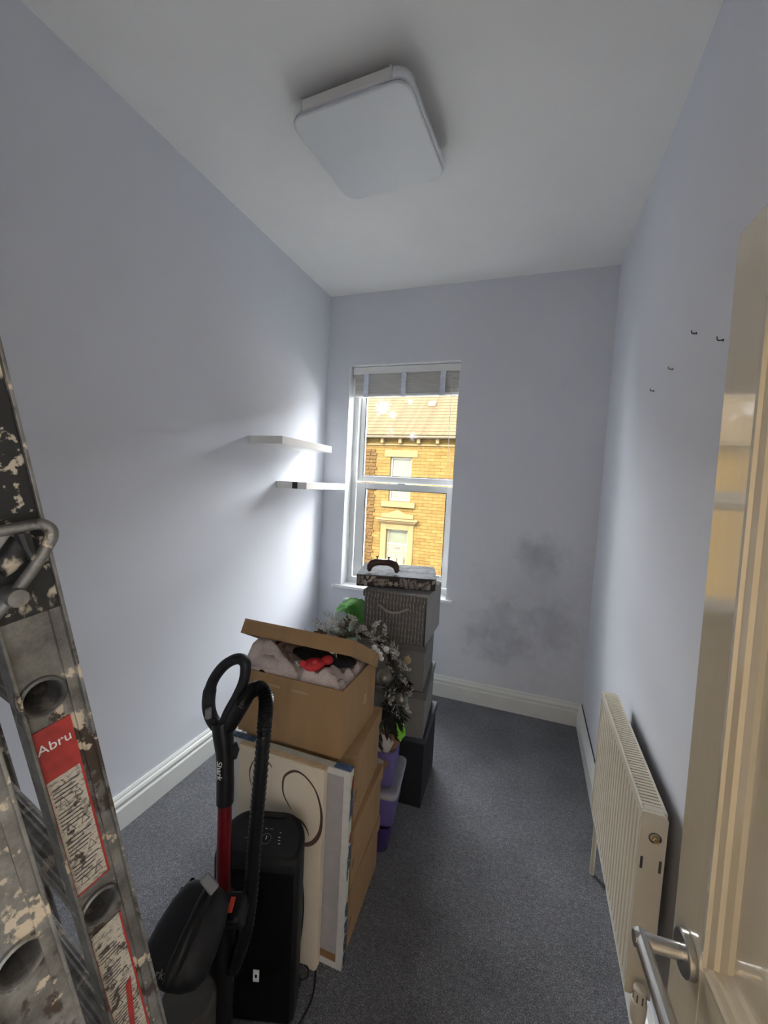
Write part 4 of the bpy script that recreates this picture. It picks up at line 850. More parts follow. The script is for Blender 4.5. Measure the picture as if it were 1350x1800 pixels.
print_leaves(0.394, lambda x, z, o: Vector((x, -0.158 - o, z)), 5)
print_leaves(0.19, lambda x, z, o: Vector((0.197 + o, x * 0.99 - 0.06, z)), 8)
# game controller standing on its grips
ct = thing('game_controller', 'dark brown game controller standing on its grips on the floral box', 'game controller', mat=Matrix.Translation((-0.690, 1.972, 1.1375)) @ Matrix.Rotation(math.radians(16), 4, 'Z') @ Matrix.Rotation(math.radians(-14), 4, 'X'))
gp_ = [(-0.066, 0, 0.008), (-0.070, 0, 0.018), (-0.068, 0.002, 0.034), (-0.058, 0.004, 0.048), (-0.040, 0.006, 0.056), (-0.018, 0.007, 0.058), (0.018, 0.007, 0.058), (0.040, 0.006, 0.056), (0.058, 0.004, 0.048), (0.068, 0.002, 0.034), (0.070, 0, 0.018), (0.066, 0, 0.008)]
MB().tube(gp_, [0.0075, 0.0125, 0.0165, 0.019, 0.0185, 0.0165, 0.0165, 0.0185, 0.019, 0.0165, 0.0125, 0.0075], 16, flat=1.0).build('shell', 'controller_brown', ct, world=False, smooth=True, angle=180)
for x in (-0.034, 0.026):
    st = MB().cyl((x, 0.006, 0.068), (x, 0.008, 0.083), 0.0035, n=12).build('thumb_stick', 'controller_dark', ct, world=False)
    MB().lathe([(0, 0), (0.0075, 0.0005), (0.0085, 0.003), (0.006, 0.0045), (0, 0.004)], (x, 0.008, 0.083), (0, 0.1, 1), 16).build('stick_cap', 'controller_dark', st, world=False, smooth=True)
MB().box((-0.050, 0.014, 0.050), (0.050, 0.024, 0.066)).build('bumper', 'controller_dark', ct, world=False, bevel=0.004)
MB().tube([(0.0, 0.026, 0.060), (0.03, 0.06, 0.052), (0.075, 0.085, 0.030), (0.105, 0.09, 0.0085)], 0.0022, 8).build('lead', 'cable_black', ct, world=False, smooth=True)

# ------------------------------------------------------------------ clear bag with green film, left of the fabric boxes
bg = thing('plastic_bag', 'tall clear plastic bag with crumpled green film behind the wreath', 'bag', (-0.905, 2.03, 0))
def lump(cx, cy, rx, ry, z0, z1, m=16, n=28, amp=0.12, seed=0.0, top=0.35):
    rs_ = []
    for i in range(m + 1):
        u = i / m; z = z0 + (z1 - z0) * u; k = 1.0 if u < 0.8 else math.sqrt(max(0.0, 1 - ((u - 0.8) / 0.2) ** 2)) * (1 - top) + top * (1 - (u - 0.8) / 0.2 * 0.6)
        rs_.append([(cx + rx * k * (abs(math.cos(t)) ** 0.6) * (1 if math.cos(t) > 0 else -1) * (1 + amp * noise.noise(Vector((2 * math.cos(t), 2 * math.sin(t), z * 7 + seed)))), cy + ry * k * (abs(math.sin(t)) ** 0.6) * (1 if math.sin(t) > 0 else -1) * (1 + amp * noise.noise(Vector((2 * math.cos(t) + 5, 2 * math.sin(t), z * 7 + seed)))), z) for t in [2 * math.pi * j / n for j in range(n)]])
    return rs_
MB().loft(lump(-0.905, 2.03, 0.085, 0.10, 0.002, 0.962, top=0.6)).build('sack', 'bag_clear', bg, smooth=True, angle=180)
gf = MB(); P = []
for i in range(15):
    u = i / 14
    for j in range(9):
        v = j / 8; p = Vector((-0.925 + 0.148 * u, 1.920 + 0.10 * v, 0.935 + 0.040 * math.sin(math.pi * (0.15 + 0.7 * u)) - 0.30 * max(0, u - 0.35) ** 1.5 * (1 - v) - (0.035 + 0.02 * u) * (1 - v)))
        p += Vector((0, 0, 0.012 * noise.noise(Vector((u * 6, v * 5, 2.2))))); P.append(p)
F = [(i * 9 + j, i * 9 + j + 1, (i + 1) * 9 + j + 1, (i + 1) * 9 + j) for i in range(14) for j in range(8)]
nP = len(P); P2 = [p - Vector((0, 0, 0.002)) for p in P]
gf.add(P + P2, F + [tuple(nP + q for q in f[::-1]) for f in F]).build('green_film', 'bag_green', bg, smooth=True, angle=180)

# ------------------------------------------------------------------ wreath
WC = Vector((-0.700, 1.715, 0.700)); wtilt = math.radians(-14)
WM = Matrix.Translation(WC) @ Matrix.Rotation(wtilt, 4, 'X')
wr = thing('christmas_wreath', 'frosted evergreen wreath with white berries and baubles between the box stacks', 'wreath', mat=WM)
WR = 0.195
MB().tube([(WR * math.cos(t) * 1.0, 0.006 * math.sin(5 * t), WR * math.sin(t)) for t in [2 * math.pi * k / 40 for k in range(40)]], [0.016 + 0.003 * math.sin(k * 1.9) for k in range(40)], 10, closed=True).build('twig_ring', 'twig', wr, world=False, smooth=True)
rw = random.Random(21)
def leaf(mb, o, dr, nrm, l, w, curl=0.15):
    dr = dr.normalized(); sd_ = dr.cross(nrm).normalized(); n2 = sd_.cross(dr); o = Vector(o)
    a, b, c_ = o, o + dr * l * 0.5 + n2 * l * curl, o + dr * l
    mb.add([a, b + sd_ * w, c_, b - sd_ * w, b - n2 * 0.0012], [(0, 1, 4), (1, 2, 4), (2, 3, 4), (3, 0, 4), (0, 3, 2, 1)])
def pine(seed):
    r = random.Random(seed); mb = MB(); L = 0.11
    mb.tube([(0, 0, 0), (L * 0.5, 0, 0.006), (L, 0, 0.004)], [0.0022, 0.0018, 0.0008], 6)
    for k in range(46):
        x = L * (0.12 + 0.88 * k / 46); g = r.uniform(0, 6.28); sp = 0.55 + 0.35 * r.random()
        dr = Vector((0.75, sp * math.cos(g), sp * math.sin(g))); leaf(mb, (x, 0, 0.005), dr, Vector((0, -math.sin(g), math.cos(g))), r.uniform(0.018, 0.030), 0.0011, 0.02)
    return mb
def spray(seed, lw=0.0075, ll=0.026, n=11, L=0.12):
    r = random.Random(seed); mb = MB(); mb.tube([(0, 0, 0), (L * 0.5, 0, 0.010), (L, 0, 0.008)], [0.0018, 0.0015, 0.0007], 6)
    for k in range(n):
        x = L * (0.2 + 0.8 * k / n); s_ = 1 if k % 2 else -1
        leaf(mb, (x, 0, 0.009), Vector((0.8, s_ * 0.7, r.uniform(-0.3, 0.5))), Vector((0.1, r.uniform(-.4, .4), 1)), ll * r.uniform(0.75, 1.1), lw, 0.12)
    leaf(mb, (L, 0, 0.008), Vector((1, 0, 0.1)), Vector((0, 0, 1)), ll, lw, 0.12); return mb
def lance(seed):
    r = random.Random(seed); mb = MB(); mb.tube([(0, 0, 0), (0.10, 0, 0.006)], [0.002, 0.001], 6)
    for k in range(8):
        s_ = 1 if k % 2 else -1; leaf(mb, (0.02 + 0.011 * k, 0, 0.003), Vector((0.95, s_ * 0.4, r.uniform(-.3, .3))), Vector((0, r.uniform(-.5, .5), 1)), r.uniform(0.05, 0.075), 0.0055, 0.06)
    return mb
KM = {'pine': [pine(k).mesh('pine_sprig', 'leaf_green') for k in range(3)], 'frost': [spray(k).mesh('frosted_sprig', 'leaf_frost') for k in range(3)], 'lance': [lance(k).mesh('lance_sprig', 'leaf_dark') for k in range(2)], 'brown': [spray(9 + k, 0.011, 0.034, 9, 0.10).mesh('brown_leaf_sprig', 'leaf_brown') for k in range(2)], 'dark': [spray(30 + k, 0.009, 0.032, 11, 0.11).mesh('dark_leaf_sprig', 'leaf_dark') for k in range(2)]}
NAMES = {'pine': 'pine_sprig', 'frost': 'frosted_sprig', 'lance': 'lance_leaf_sprig', 'brown': 'brown_leaf_sprig', 'dark': 'dark_leaf_sprig'}
def put_sprig(kind, t, off, rad, tan, out, scale=1.0, roll=0.0):
    e = Vector((math.cos(t), 0, math.sin(t))); tg_ = Vector((-math.sin(t), 0, math.cos(t))); of = Vector((0, -1, 0))
    x = (e * rad + tg_ * tan + of * out).normalized(); z = (of - x * of.dot(x)).normalized(); y = z.cross(x)
    z2 = z * math.cos(roll) + y * math.sin(roll); y2 = z2.cross(x)
    o = bpy.data.objects.new(NAMES[kind], rw.choice(KM[kind])); COL.objects.link(o); o.parent = wr
    o.matrix_local = Matrix.Translation(e * (WR + off) + of * 0.008) @ Matrix((x, y2, z2)).transposed().to_4x4() @ Matrix.Scale(scale, 4)
for k in range(72):
    t = 2 * math.pi * k / 72 + rw.uniform(-.05, .05); put_sprig('pine', t, rw.uniform(-0.01, 0.012), rw.uniform(-.2, 0.9), rw.choice((-1, 1)) * rw.uniform(0.5, 1), rw.uniform(0.1, 0.8), rw.uniform(0.7, 1.0), rw.uniform(-.6, .6))
for k in range(56):
    t = 2 * math.pi * k / 56 + rw.uniform(-.08, .08); kind = 'frost' if math.sin(t) > -0.35 else rw.choice(('dark', 'lance', 'frost', 'dark'))
    put_sprig(kind, t, rw.uniform(-0.012, 0.015), rw.uniform(-.1, 0.9), rw.choice((-1, 1)) * rw.uniform(0.3, 1), rw.uniform(0.2, 0.9), rw.uniform(0.55, 0.9), rw.uniform(-.7, .7))
for t in (0.6, 1.0, 1.9, 2.2, 2.5, -0.2, 0.1, -0.5): put_sprig('brown', t + rw.uniform(-.1, .1), 0.005, rw.uniform(0.2, 0.8), rw.uniform(-.8, .8), 0.6, 0.9, rw.uniform(-.5, .5))
for t in (1.95, 2.15, 2.4, 2.65): put_sprig('pine', t, 0.01, 0.9, 0.55, 0.25, 1.15); put_sprig('frost', t + 0.08, 0.01, 0.9, 0.4, 0.3, 1.0)
for t in (-0.55, -0.7, -0.85, -1.0, -1.1, -0.4, -0.25, -0.62): put_sprig('lance', t, 0.004, rw.uniform(0.5, 1.0), rw.uniform(-.5, .3), rw.uniform(0.3, 0.8), 0.95, rw.uniform(-.6, .6))
for k in range(20): put_sprig('dark', rw.uniform(-1.2, 0.5), 0.0, rw.uniform(-.4, .6), rw.uniform(-1, 1), rw.uniform(.4, 1), 0.95, rw.uniform(-.8, .8))
for t in (-0.35, -0.15, 0.02, 0.18, 0.3, 0.45, 0.6, 0.75, 1.3, 1.5, 1.7): put_sprig('frost', t, 0.006, rw.uniform(0.6, 1.0), rw.uniform(-.6, .6), rw.uniform(0.4, 0.8), 0.8, rw.uniform(-.5, .5))
def wloc(px, py, y): return WM.inverted() @ at(px, py, 'y', y)
for px, py, r in ((658, 1138, 0.012), (668, 1150, 0.0115), (679, 1141, 0.0125), (671, 1158, 0.010), (646, 1146, 0.010), (664, 1144, 0.010)):
    MB().loft(blob(wloc(px, py, 1.615), (r, r, r), 14, 10)).build('white_berry', 'berry_white', wr, world=False, smooth=True, angle=180)
for px, py, r, mt in ((706, 1228, 0.028, 'bauble_pewter'), (716, 1161, 0.0165, 'bauble_gold'), (676, 1190, 0.033, 'bauble_pewter'), (600, 1098, 0.016, 'bauble_pewter'), (683, 1222, 0.018, 'bauble_pewter')):
    p = wloc(px, py, 1.63); b_ = MB().loft(blob(p, (r, r, r), 22, 14)).build('bauble', mt, wr, world=False, smooth=True, angle=180)
    MB().cyl(p + Vector((0, 0, r * 0.96)), p + Vector((0, 0, r + 0.006)), 0.005, n=12).build('bauble_cap', 'bauble_gold', b_, world=False)

# ------------------------------------------------------------------ black floor appliance
TM = Matrix.Translation((-0.545, 0.974, 0)) @ Matrix.Rotation(math.radians(17), 4, 'Z') @ Matrix.Translation((-0.125, 0, 0))
tw = thing('floor_appliance', 'tall black appliance with rounded top and touch controls before the canvas', 'appliance', mat=TM)
def tsec(z, ins=0.0, zb=None):
    x0, x1, y0, y1 = -0.125 + ins, 0.125 - ins, 0.0 + ins, 0.134 - ins; pts = []
    for cx, cy, r, a0 in ((x1 - 0.018, y0 + 0.018, 0.018, -90), (x1 - 0.075, y1 - 0.075, 0.075, 0), (x0 + 0.075, y1 - 0.075, 0.075, 90), (x0 + 0.018, y0 + 0.018, 0.018, 180)):
        for k in range(9):
            g = math.radians(a0 + 90 * k / 8); px, py = cx + r * math.cos(g), cy + r * math.sin(g); pts.append((px, py, z if zb is None else z + (zb - z) * (py / 0.134)))
    return pts
MB().loft([tsec(0.0015, 0.008), tsec(0.010, 0.002), tsec(0.02), tsec(0.475, 0.0, 0.515), tsec(0.484, 0.003, 0.524), tsec(0.488, 0.009, 0.528)]).build('casing', 'appliance_black', tw, world=False, smooth=True, angle=40)
MB().loft([tsec(0.4875, 0.013, 0.5275), tsec(0.4890, 0.014, 0.529)]).build('control_panel', 'appliance_panel', tw, world=False, smooth=True, angle=40)
MB().box((-0.112, -0.002, 0.02), (0.112, 0.004, 0.455)).build('front_panel', 'appliance_front', tw, world=False, bevel=0.001)
def tz(y): return 0.489 + 0.040 * y / 0.134 + 0.0006
sl = Matrix.Rotation(math.atan2(0.040, 0.134), 4, 'X')
def ontop(mb_fn, x, y): return Matrix.Translation((x, y, tz(y))) @ sl
MB().tube([(0.014 * math.cos(g), 0.014 * math.sin(g), 0) for g in [2 * math.pi * k / 24 for k in range(24)]], 0.0007, 6, closed=True).build('power_ring', 'vac_grey', tw, world=False)
tw.children[-1].data.transform(ontop(None, 0.012, 0.052))
MB().box((-0.0012, -0.002, 0), (0.0012, 0.008, 0.0006), ontop(None, 0.012, 0.052)).build('power_mark', 'print_white', tw, world=False)
for x, y, w in ((-0.045, 0.05, 0.006), (0.050, 0.058, 0.003), (0.052, 0.050, 0.003), (0.054, 0.042, 0.003), (0.020, 0.078, 0.006), (0.005, 0.078, 0.003), (0.050, 0.070, 0.002)): MB().box((-w, -0.0008, 0), (w, 0.0008, 0.0006), ontop(None, x, y)).build('panel_mark', 'print_white' if w < 0.005 else 'vac_grey', tw, world=False)
MB().box((-0.03, 0.106, 0.5195), (0.055, 0.118, 0.5265)).build('grip_recess', 'appliance_front', tw, world=False, bevel=0.003)
MB().box((0.004, -0.0035, 0.135), (0.022, -0.001, 0.170)).build('badge', 'print_white', tw, world=False, bevel=0.001)
MB().box((0.010, -0.0042, 0.148), (0.016, -0.0030, 0.157)).build('badge_mark', 'appliance_front', tw, world=False)
for c_ in list(tw.children): c_.data.transform(Matrix.Diagonal((1, 1, 1.055, 1)))
# its mains lead, hanging down and coiled on the carpet
lead = [Vector(p) for p in ((-0.583, 1.105, 0.30),)]
pp = [at(531, 1470, 'y', 1.108), at(529, 1510, 'y', 1.108), at(532, 1560, 'y', 1.106), at(533, 1600, 'y', 1.104), at(528, 1650, 'y', 1.10), at(519, 1675, 'y', 1.095)]
pp[-1].z = 0.03
fl_ = [(516, 1690), (518, 1712), (530, 1722), (541, 1716), (540, 1700), (526, 1694), (514, 1706), (512, 1730), (520, 1737), (528, 1728), (522, 1700), (518, 1668), (530, 1664), (545, 1680), (554, 1706), (553, 1735), (545, 1765), (532, 1790), (520, 1812)]
pts = pp + [at(a, b, 'z', 0.005 + 0.004 * (i % 3 == 1)) for i, (a, b) in enumerate(fl_)]
def smooth_path(P, k=5):
    Q = []; n = len(P)
    for i in range(n - 1):
        p0, p1, p2, p3 = P[max(i - 1, 0)], P[i], P[i + 1], P[min(i + 2, n - 1)]
        for q in range(k):
            t = q / k; Q.append(((p1 * 2) + (p2 - p0) * t + (p0 * 2 - p1 * 5 + p2 * 4 - p3) * t * t + (p1 * 3 - p0 - p2 * 3 + p3) * t ** 3) * 0.5)
    Q.append(P[-1]); return Q
sp_ = smooth_path(pts)
for q in sp_: q.z = max(q.z, 0.0045)
based(MB().tube(sp_, 0.0028, 8).build('mains_cable', 'cable_black', smooth=True), 'thin black mains cable hanging beside the canvas and coiled on the carpet', 'cable', (pts[8].x, pts[8].y, 0))

# ------------------------------------------------------------------ upright vacuum cleaner
VY = 0.79
vc = thing('vacuum_cleaner', 'black upright vacuum cleaner with red wand and looped hose', 'vacuum cleaner', (-0.68, 0.72, 0))
def av(px, py, y=VY): return at(px, py, 'y', y)
hl = smooth_path([av(386, 1281), av(372, 1262), av(366.5, 1235), av(373, 1200), av(393, 1171), av(417, 1158), av(431, 1166), av(429, 1195), av(416, 1225), av(401, 1252), av(392, 1276)], 5)
hr = [0.0165 if i < 14 else (0.0130 if i > 30 else 0.0140) for i in range(len(hl))]
hn = MB().tube(hl, hr, 14, flat=0.9).build('handle_grip', 'vac_satin', vc, smooth=True, angle=60)
a_, b2_ = av(366, 1245, VY - 0.017), av(366, 1262, VY - 0.017)
MB().tube([a_, b2_], 0.0075, 10).build('slide_switch', 'vac_grey', hn, bevel=0.001)
MB().tube([av(389, 1268), av(392, 1290), av(395, 1320), av(396, 1352), av(396, 1378), av(395.5, 1410)], [0.022, 0.024, 0.0215, 0.020, 0.021, 0.0205], 20).build('handle_stem', 'vac_black', vc, smooth=True, angle=50)
MB().tube([av(412, 1306, VY - 0.004), av(415, 1318, VY - 0.004), av(412, 1332, VY - 0.004)], [0.006, 0.008, 0.006], 10).build('release_button', 'vac_satin', vc, smooth=True)
MB().tube([av(395.5, 1409), av(393.5, 1500), av(392, 1592)], 0.0168, 20).build('wand', 'vac_red', vc, smooth=True)
s0 = av(387.5, 1344, VY - 0.019); sdn = (av(389.5, 1400) - av(389, 1330)).normalized()
stc = av(396, 1345); lettering('Shark', 0.0205, 'print_white', vc, stc + Vector((0.05, -0.999, 0)) * 0.0222, sdn, Vector((0.999, 0.05, 0.0)))
# hose: ribbed black tube
hose = smooth_path([av(415, 1256, VY + 0.005), av(430, 1229), av(444, 1213), av(459, 1211), av(467.5, 1226), av(467, 1250), av(463, 1297), av(457, 1370), av(451, 1440), av(446, 1500), av(441, 1570), av(431, 1640), av(409, 1705)], 14)
MB().tube(hose, [0.0152 + (0.0022 if i % 2 else -0.0012) for i in range(len(hose))], 16).build('hose', 'hose_black', vc, smooth=True, angle=60)
MB().tube([av(403, 1277, VY + 0.004), av(411, 1262, VY + 0.004), av(426, 1236, VY + 0.004), av(432, 1228, VY + 0.004)], [0.017, 0.019, 0.0195, 0.0175], 14).build('hose_cuff', 'vac_black', vc, smooth=True, angle=50)
# body: spine, canister pod, control head, dust cup, floor head
wb0 = av(392, 1588); spn = Vector((wb0.x, VY, 0))
MB().tube([wb0 + Vector((0, 0, 0.02)), Vector((wb0.x, VY, wb0.z - 0.06)), Vector((wb0.x - 0.005, VY - 0.01, 0.10))], [0.026, 0.032, 0.040], 18).build('spine', 'vac_black', vc, smooth=True, angle=50)
hc = at(402, 1598, 'y', 0.745)
hx_ = Matrix.Translation(hc) @ Matrix.Rotation(math.radians(18), 4, 'Z') @ Matrix.Rotation(math.radians(28), 4, 'X') @ Matrix.Rotation(math.radians(-8), 4, 'Y')
ch = MB().box((-0.034, -0.03, -0.03), (0.040, 0.03, 0.022), hx_).build('control_head', 'vac_black', vc, bevel=0.012, seg=3)
MB().box((0.008, -0.012, 0.0215), (0.019, 0.016, 0.0245), hx_).build('power_button', 'button_red', ch, bevel=0.001)
for x, y, w in ((-0.020, -0.006, 0.006), (-0.010, -0.014, 0.004), (-0.022, -0.016, 0.004), (-0.006, -0.022, 0.003), (-0.016, -0.024, 0.003)): MB().box((x - w, y - 0.0009, 0.0215), (x + w, y + 0.0009, 0.0226), hx_).build('head_mark', 'print_white', ch)
A0, A1_ = at(372, 1556, 'y', 0.715), at(294, 1722, 'y', 0.595)
ax_ = (A1_ - A0); Lp = ax_.length; ax_.normalize(); sx_ = ax_.cross(Vector((0, 1, 0.3))).normalized(); up_ = sx_.cross(ax_)
if up_.y > 0: up_ = -up_; 
rings = []
for u, r, q in ((-0.02, 0.020, 0.6), (0.02, 0.038, 0.8), (0.10, 0.050, 0.95), (0.3, 0.060, 1), (0.6, 0.066, 1), (0.85, 0.066, 1), (0.97, 0.058, 0.95), (1.06, 0.036, 0.8), (1.10, 0.012, 0.5)):
    c = A0 + ax_ * (Lp * u); rings.append([c + sx_ * (r * 1.05 * math.copysign(abs(math.cos(t)) ** 0.75, math.cos(t))) + up_ * (r * 0.85 * math.copysign(abs(math.sin(t)) ** 0.75, math.sin(t))) for t in [2 * math.pi * j / 26 for j in range(26)]])
pod = MB().loft(rings).build('canister', 'vac_satin', vc, smooth=True, angle=180)
rid = MB().tube([A0 + ax_ * (Lp * u) + up_ * h + sx_ * s_ for u, h, s_ in ((0.0, 0.040, 0.020), (0.2, 0.052, 0.026), (0.5, 0.058, 0.030), (0.8, 0.058, 0.032), (1.0, 0.048, 0.030))], [0.010, 0.013, 0.014, 0.014, 0.010], 12).build('carry_handle', 'vac_black', pod, smooth=True, angle=60)
MB().tube([A0 + ax_ * (Lp * u) - sx_ * 0.0 + up_ * 0.0 + sx_ * -0.062 for u in (0.15, 0.5, 0.9)], [0.006, 0.008, 0.006], 10).build('side_rib', 'vac_black', pod, smooth=True)
g0 = at(369, 1556, 'y', 0.665)
MB().box((-0.022, -0.010, -0.006), (0.016, 0.012, 0.006), Matrix.Translation(g0) @ Matrix.Rotation(math.radians(35), 4, 'Y') @ Matrix.Rotation(math.radians(25), 4, 'X')).build('latch', 'vac_grey', pod, bevel=0.004)
g1 = at(374, 1594, 'y', 0.69)
MB().lathe([(0, 0), (0.010, 0.001), (0.0115, 0.005), (0.008, 0.009), (0, 0.010)], g1, (-0.3, -1, 0.3), 16).build('dial', 'vac_grey', pod, smooth=True)
h0 = at(337, 1566, 'y', 0.70)
MB().tube([h0, h0 + Vector((-0.002, 0, 0.016)), h0 + Vector((0.002, 0, 0.026))], [0.009, 0.010, 0.006], 10).build('cord_hook', 'vac_black', pod, smooth=True)
dc = at(330, 1752, 'y', 0.665)
MB().lathe([(0, 0.10), (0.052, 0.10), (0.058, 0.12), (0.060, dc.z - 0.012), (0.052, dc.z), (0, dc.z)], (dc.x, dc.y, 0), (0, 0, 1), 28).build('dust_cup', 'dust_cup', vc, smooth=True, angle=50)
lettering('Shark', 0.020, 'vac_grey', pod, A0 + ax_ * (Lp * 0.97) + up_ * 0.0575 - sx_ * 0.005, Vector((0.9, 0.3, -0.15)), ax_ * -1.0)
fh = [[(vx_ * k, vy_, z_) for vx_, vy_ in rrect(-0.14, 0.14, -0.11, 0.11, 0.05, 6)] for z_, k in ((0.004, 0.97), (0.02, 1.0), (0.055, 0.98), (0.085, 0.80))]
MB().loft([[(-0.69 + p[0], 0.738 + p[1] * 0.8, p[2]) for p in r] for r in fh]).build('floor_head', 'vac_black', vc, smooth=True, angle=50)
MB().tube([(-0.685, 0.765, 0.06), (wb0.x - 0.005, VY - 0.01, 0.13)], [0.045, 0.045], 18).build('swivel_neck', 'vac_satin', vc, smooth=True, angle=50)

# ------------------------------------------------------------------ folding ladder at the left
LN = Vector((0.982, -0.19, 0)).normalized(); LA1 = Vector((-0.452, 0.27, 1.366)); LA2 = Vector((-0.442, 0.322, 1.091))
la = (LA2 - LA1).normalized(); la = (la - LN * la.dot(LN)).normalized(); lm_ = LN.cross(la)
if lm_.y < 0: lm_ = -lm_
LMAT = Matrix.Translation(LA1) @ Matrix((LN, lm_, -la)).transposed().to_4x4()      # x: outward from stile, y: away from camera, z: up the ladder
ladder = thing('folding_ladder', 'paint-splattered aluminium folding ladder leaning in the left foreground', 'ladder', mat=LMAT)
PI_ = 0.28
def section(ox, oy, oz, z0, z1, span, y0=-0.024, y1=0.031):
    holes = [oz + k * PI_ for k in range(-8, 6) if z0 + 0.03 < oz + k * PI_ < z1 - 0.03]
    for side in (0, 1):
        X = ox - (span if side else 0); fo_ = -1 if side else 1; mb = MB(); nseg = 28; r = 0.0178
        cuts = [z0] + [(a + b) / 2 for a, b in zip(holes, holes[1:])] + [z1]
        for hz_, a, b in zip(holes, cuts, cuts[1:]):
            inner = []; outer = []
            for j in range(nseg):
                t = 2 * math.pi * j / nseg; c, s_ = math.cos(t), math.sin(t); inner.append((r * c, r * s_))
                ky = ((y1 if c > 0 else y0) / c) if abs(c) > 1e-6 else 1e9; kz = ((b - hz_) if s_ > 0 else (a - hz_)) / s_ if abs(s_) > 1e-6 else 1e9
                k = min(abs(ky), abs(kz)); outer.append((k * c, k * s_))
            for cy, cz in ((y0, a), (y1, a), (y0, b), (y1, b)):   # snap nearest to true corners
                j = min(range(nseg), key=lambda q: (outer[q][0] - cy) ** 2 + (outer[q][1] - (cz - hz_)) ** 2); outer[j] = (cy, cz - hz_)
            for xx in (X, X - 0.0025 * fo_):
                vs = [(xx, p[0], hz_ + p[1]) for p in inner] + [(xx, p[0], hz_ + p[1]) for p in outer]
                mb.add(vs, [(j, (j + 1) % nseg, nseg + (j + 1) % nseg, nseg + j) for j in range(nseg)])
        xa, xb = sorted((X - 0.016 * fo_, X + 0.0115 * fo_))
        st_ = mb.build('stile', 'ladder_alu', ladder, world=False)
        for ya, yb in ((y0 - 0.002, y0 + 0.001), (y1 - 0.001, y1 + 0.002)): MB().box((xa, ya, z0), (xb, yb, z1)).build('stile_flange', 'ladder_alu', st_, world=False, bevel=0.0006)
        bx = MB().box((min(X, X + 0.0045 * fo_), y1 - 0.010, z0), (max(X, X + 0.0045 * fo_), y1 - 0.001, z1)).build('stile_rib', 'ladder_alu', st_, world=False)
        for hz_ in holes: MB().lathe([(0.0165, -0.004), (0.0165, 0.002), (0.0182, 0.0045), (0.0205, 0.003), (0.0212, 0.0)], (X, 0, hz_), (fo_, 0, 0), 28).build('rung_collar', 'ladder_rung', st_, world=False, smooth=True)
    nr = 36
    for hz_ in holes:
        ring_ = [((0.0182 + (0.0014 if j % 2 else 0)) * math.cos(2 * math.pi * j / nr), (0.0182 + (0.0014 if j % 2 else 0)) * math.sin(2 * math.pi * j / nr)) for j in range(nr)]
        in_ = [(0.0163 * math.cos(2 * math.pi * j / nr), 0.0163 * math.sin(2 * math.pi * j / nr)) for j in range(nr)]
        rg_ = lambda x, R: [(x, p[0] if True else 0, hz_ + p[1]) for p in R]
        MB().loft([rg_(ox, in_), rg_(ox - span, in_)], caps=False).loft([rg_(ox - 0.003, ring_), rg_(ox - span + 0.003, ring_)], caps=False).build('rung', 'ladder_rung', ladder, world=False)
zfl = -(1.366 - 0.004) / (-la.z)
section(0.0, 0, 0.0, zfl + 0.012, 0.62, 0.36, -0.0195, 0.031)
# second section, folded in front of the first
before = set(o.name for o in bpy.data.objects)
section(0.050, 0, -0.28 + 0.072, zfl + 0.045, 0.50, 0.46, -0.024, 0.0245)
for o in list(bpy.data.objects):
    if o.name not in before: o.data.transform(Matrix.Translation((0, -0.077, 0)))
def onl(px, py, off):
    d = ray(px, py); p0 = LA1 + LN * off; return CAM + d * ((p0 - CAM).dot(LN) / d.dot(LN))
MB().box((0.0050, -0.0185, 0.088), (0.0072, 0.0300, 0.615)).build('paint_plate', 'ladder_splat', ladder, world=False, bevel=0.0008)
MB().box((0.0070, -0.0185, 0.150), (0.0090, 0.016, 0.177)).build('cream_strap', 'floral_pale', ladder, world=False, bevel=0.0008)
hk = MB().tube(smooth_path([onl(-25, 938, 0.016), onl(10, 932, 0.018), onl(45, 925, 0.022), onl(72, 921, 0.026), onl(89, 930, 0.028), onl(91, 944, 0.028), onl(82, 962, 0.026), onl(70, 982, 0.024), onl(52, 1008, 0.022), onl(28, 1040, 0.020), onl(0, 1072, 0.018), onl(-25, 1100, 0.016)], 5), 0.0052, 12).build('locking_hook', 'ladder_alu', ladder, smooth=True)
MB().tube([onl(38, 935, 0.020), onl(48, 962, 0.020), onl(62, 985, 0.022)], [0.006, 0.005, 0.004], 10).build('hook_web', 'ladder_splat', hk, smooth=True)
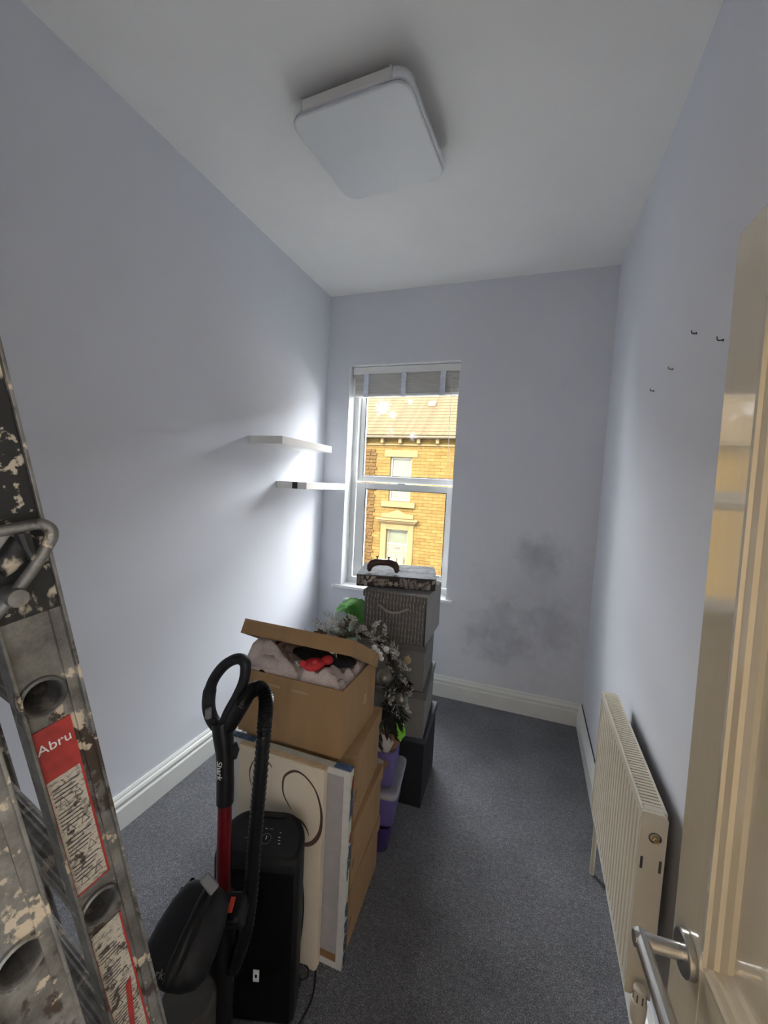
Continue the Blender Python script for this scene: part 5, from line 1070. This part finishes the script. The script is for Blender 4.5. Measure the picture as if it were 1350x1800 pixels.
MB().tube([onl(-8, 1000, 0.012), onl(22, 980, 0.012), onl(38, 948, 0.012)], [0.011, 0.012, 0.009], 12).build('hook_arm', 'ladder_splat', hk, smooth=True)
MB().lathe([(0, 0.030), (0.008, 0.030), (0.009, 0.026), (0.009, 0.0)], onl(10, 1042, 0.0), LN, 20).build('pivot_bolt', 'ladder_alu', ladder, smooth=True, angle=40)
def label_plate(z0, z1, head):
    y0, y1 = -0.0170, 0.0165
    lb = MB().box((0.0006, y0, z0), (0.0011, y1, z1)).build('instruction_label', 'label_worn', ladder, world=False)
    for q in (((0.0007, y0 - 0.001, z0 - 0.001), (0.0015, y0 + 0.0012, z1)), ((0.0007, y1 - 0.0012, z0 - 0.001), (0.0015, y1 + 0.001, z1)), ((0.0007, y0, z0 - 0.001), (0.0015, y1, z0 + 0.0014))): MB().box(*q).build('label_border', 'label_red', lb, world=False)
    rl = random.Random(int(abs(z0) * 1000)); z = z1 - (head + 0.012 if head else 0.03)
    if head:
        MB().box((0.0008, y0, z1 - head), (0.0017, y1, z1)).build('label_header', 'label_red', lb, world=False)
        lettering('Abru', 0.015, 'tag_white', lb, LMAT @ Vector((0.0022, -0.001, z1 - head * 0.36)), lm_, -la)
    k = 0
    while z > z0 + 0.012:                         # worn lines of small print and picture boxes
        if k % 6 == 4:
            for yy in (-0.0105, 0.0035):
                t = MB().tube([LMAT @ Vector((0.0013, yy + p[0], z - 0.004 + p[1])) for p in ((0, 0), (0.008, 0), (0.004, 0.011))], 0.0004, 5, closed=True).build('label_pictogram', 'tag_dark', lb)
            z -= 0.012
        else:
            w = rl.uniform(0.016, 0.026); MB().box((0.0008, -0.0135, z - 0.0011), (0.0014, -0.0135 + w, z)).build('label_line', 'tag_dark', lb, world=False); z -= 0.0048
        k += 1
    return lb
label_plate(-0.246, -0.033, 0.060)
l2 = label_plate(-0.535, -0.312, 0.0)
MB().prism([(0.0012, 0.004, -0.418), (0.0012, 0.011, -0.412), (0.0012, 0.000, -0.515), (0.0012, -0.006, -0.515)], (0.0006, 0, 0)).build('red_arrow', 'label_red', l2, world=False)
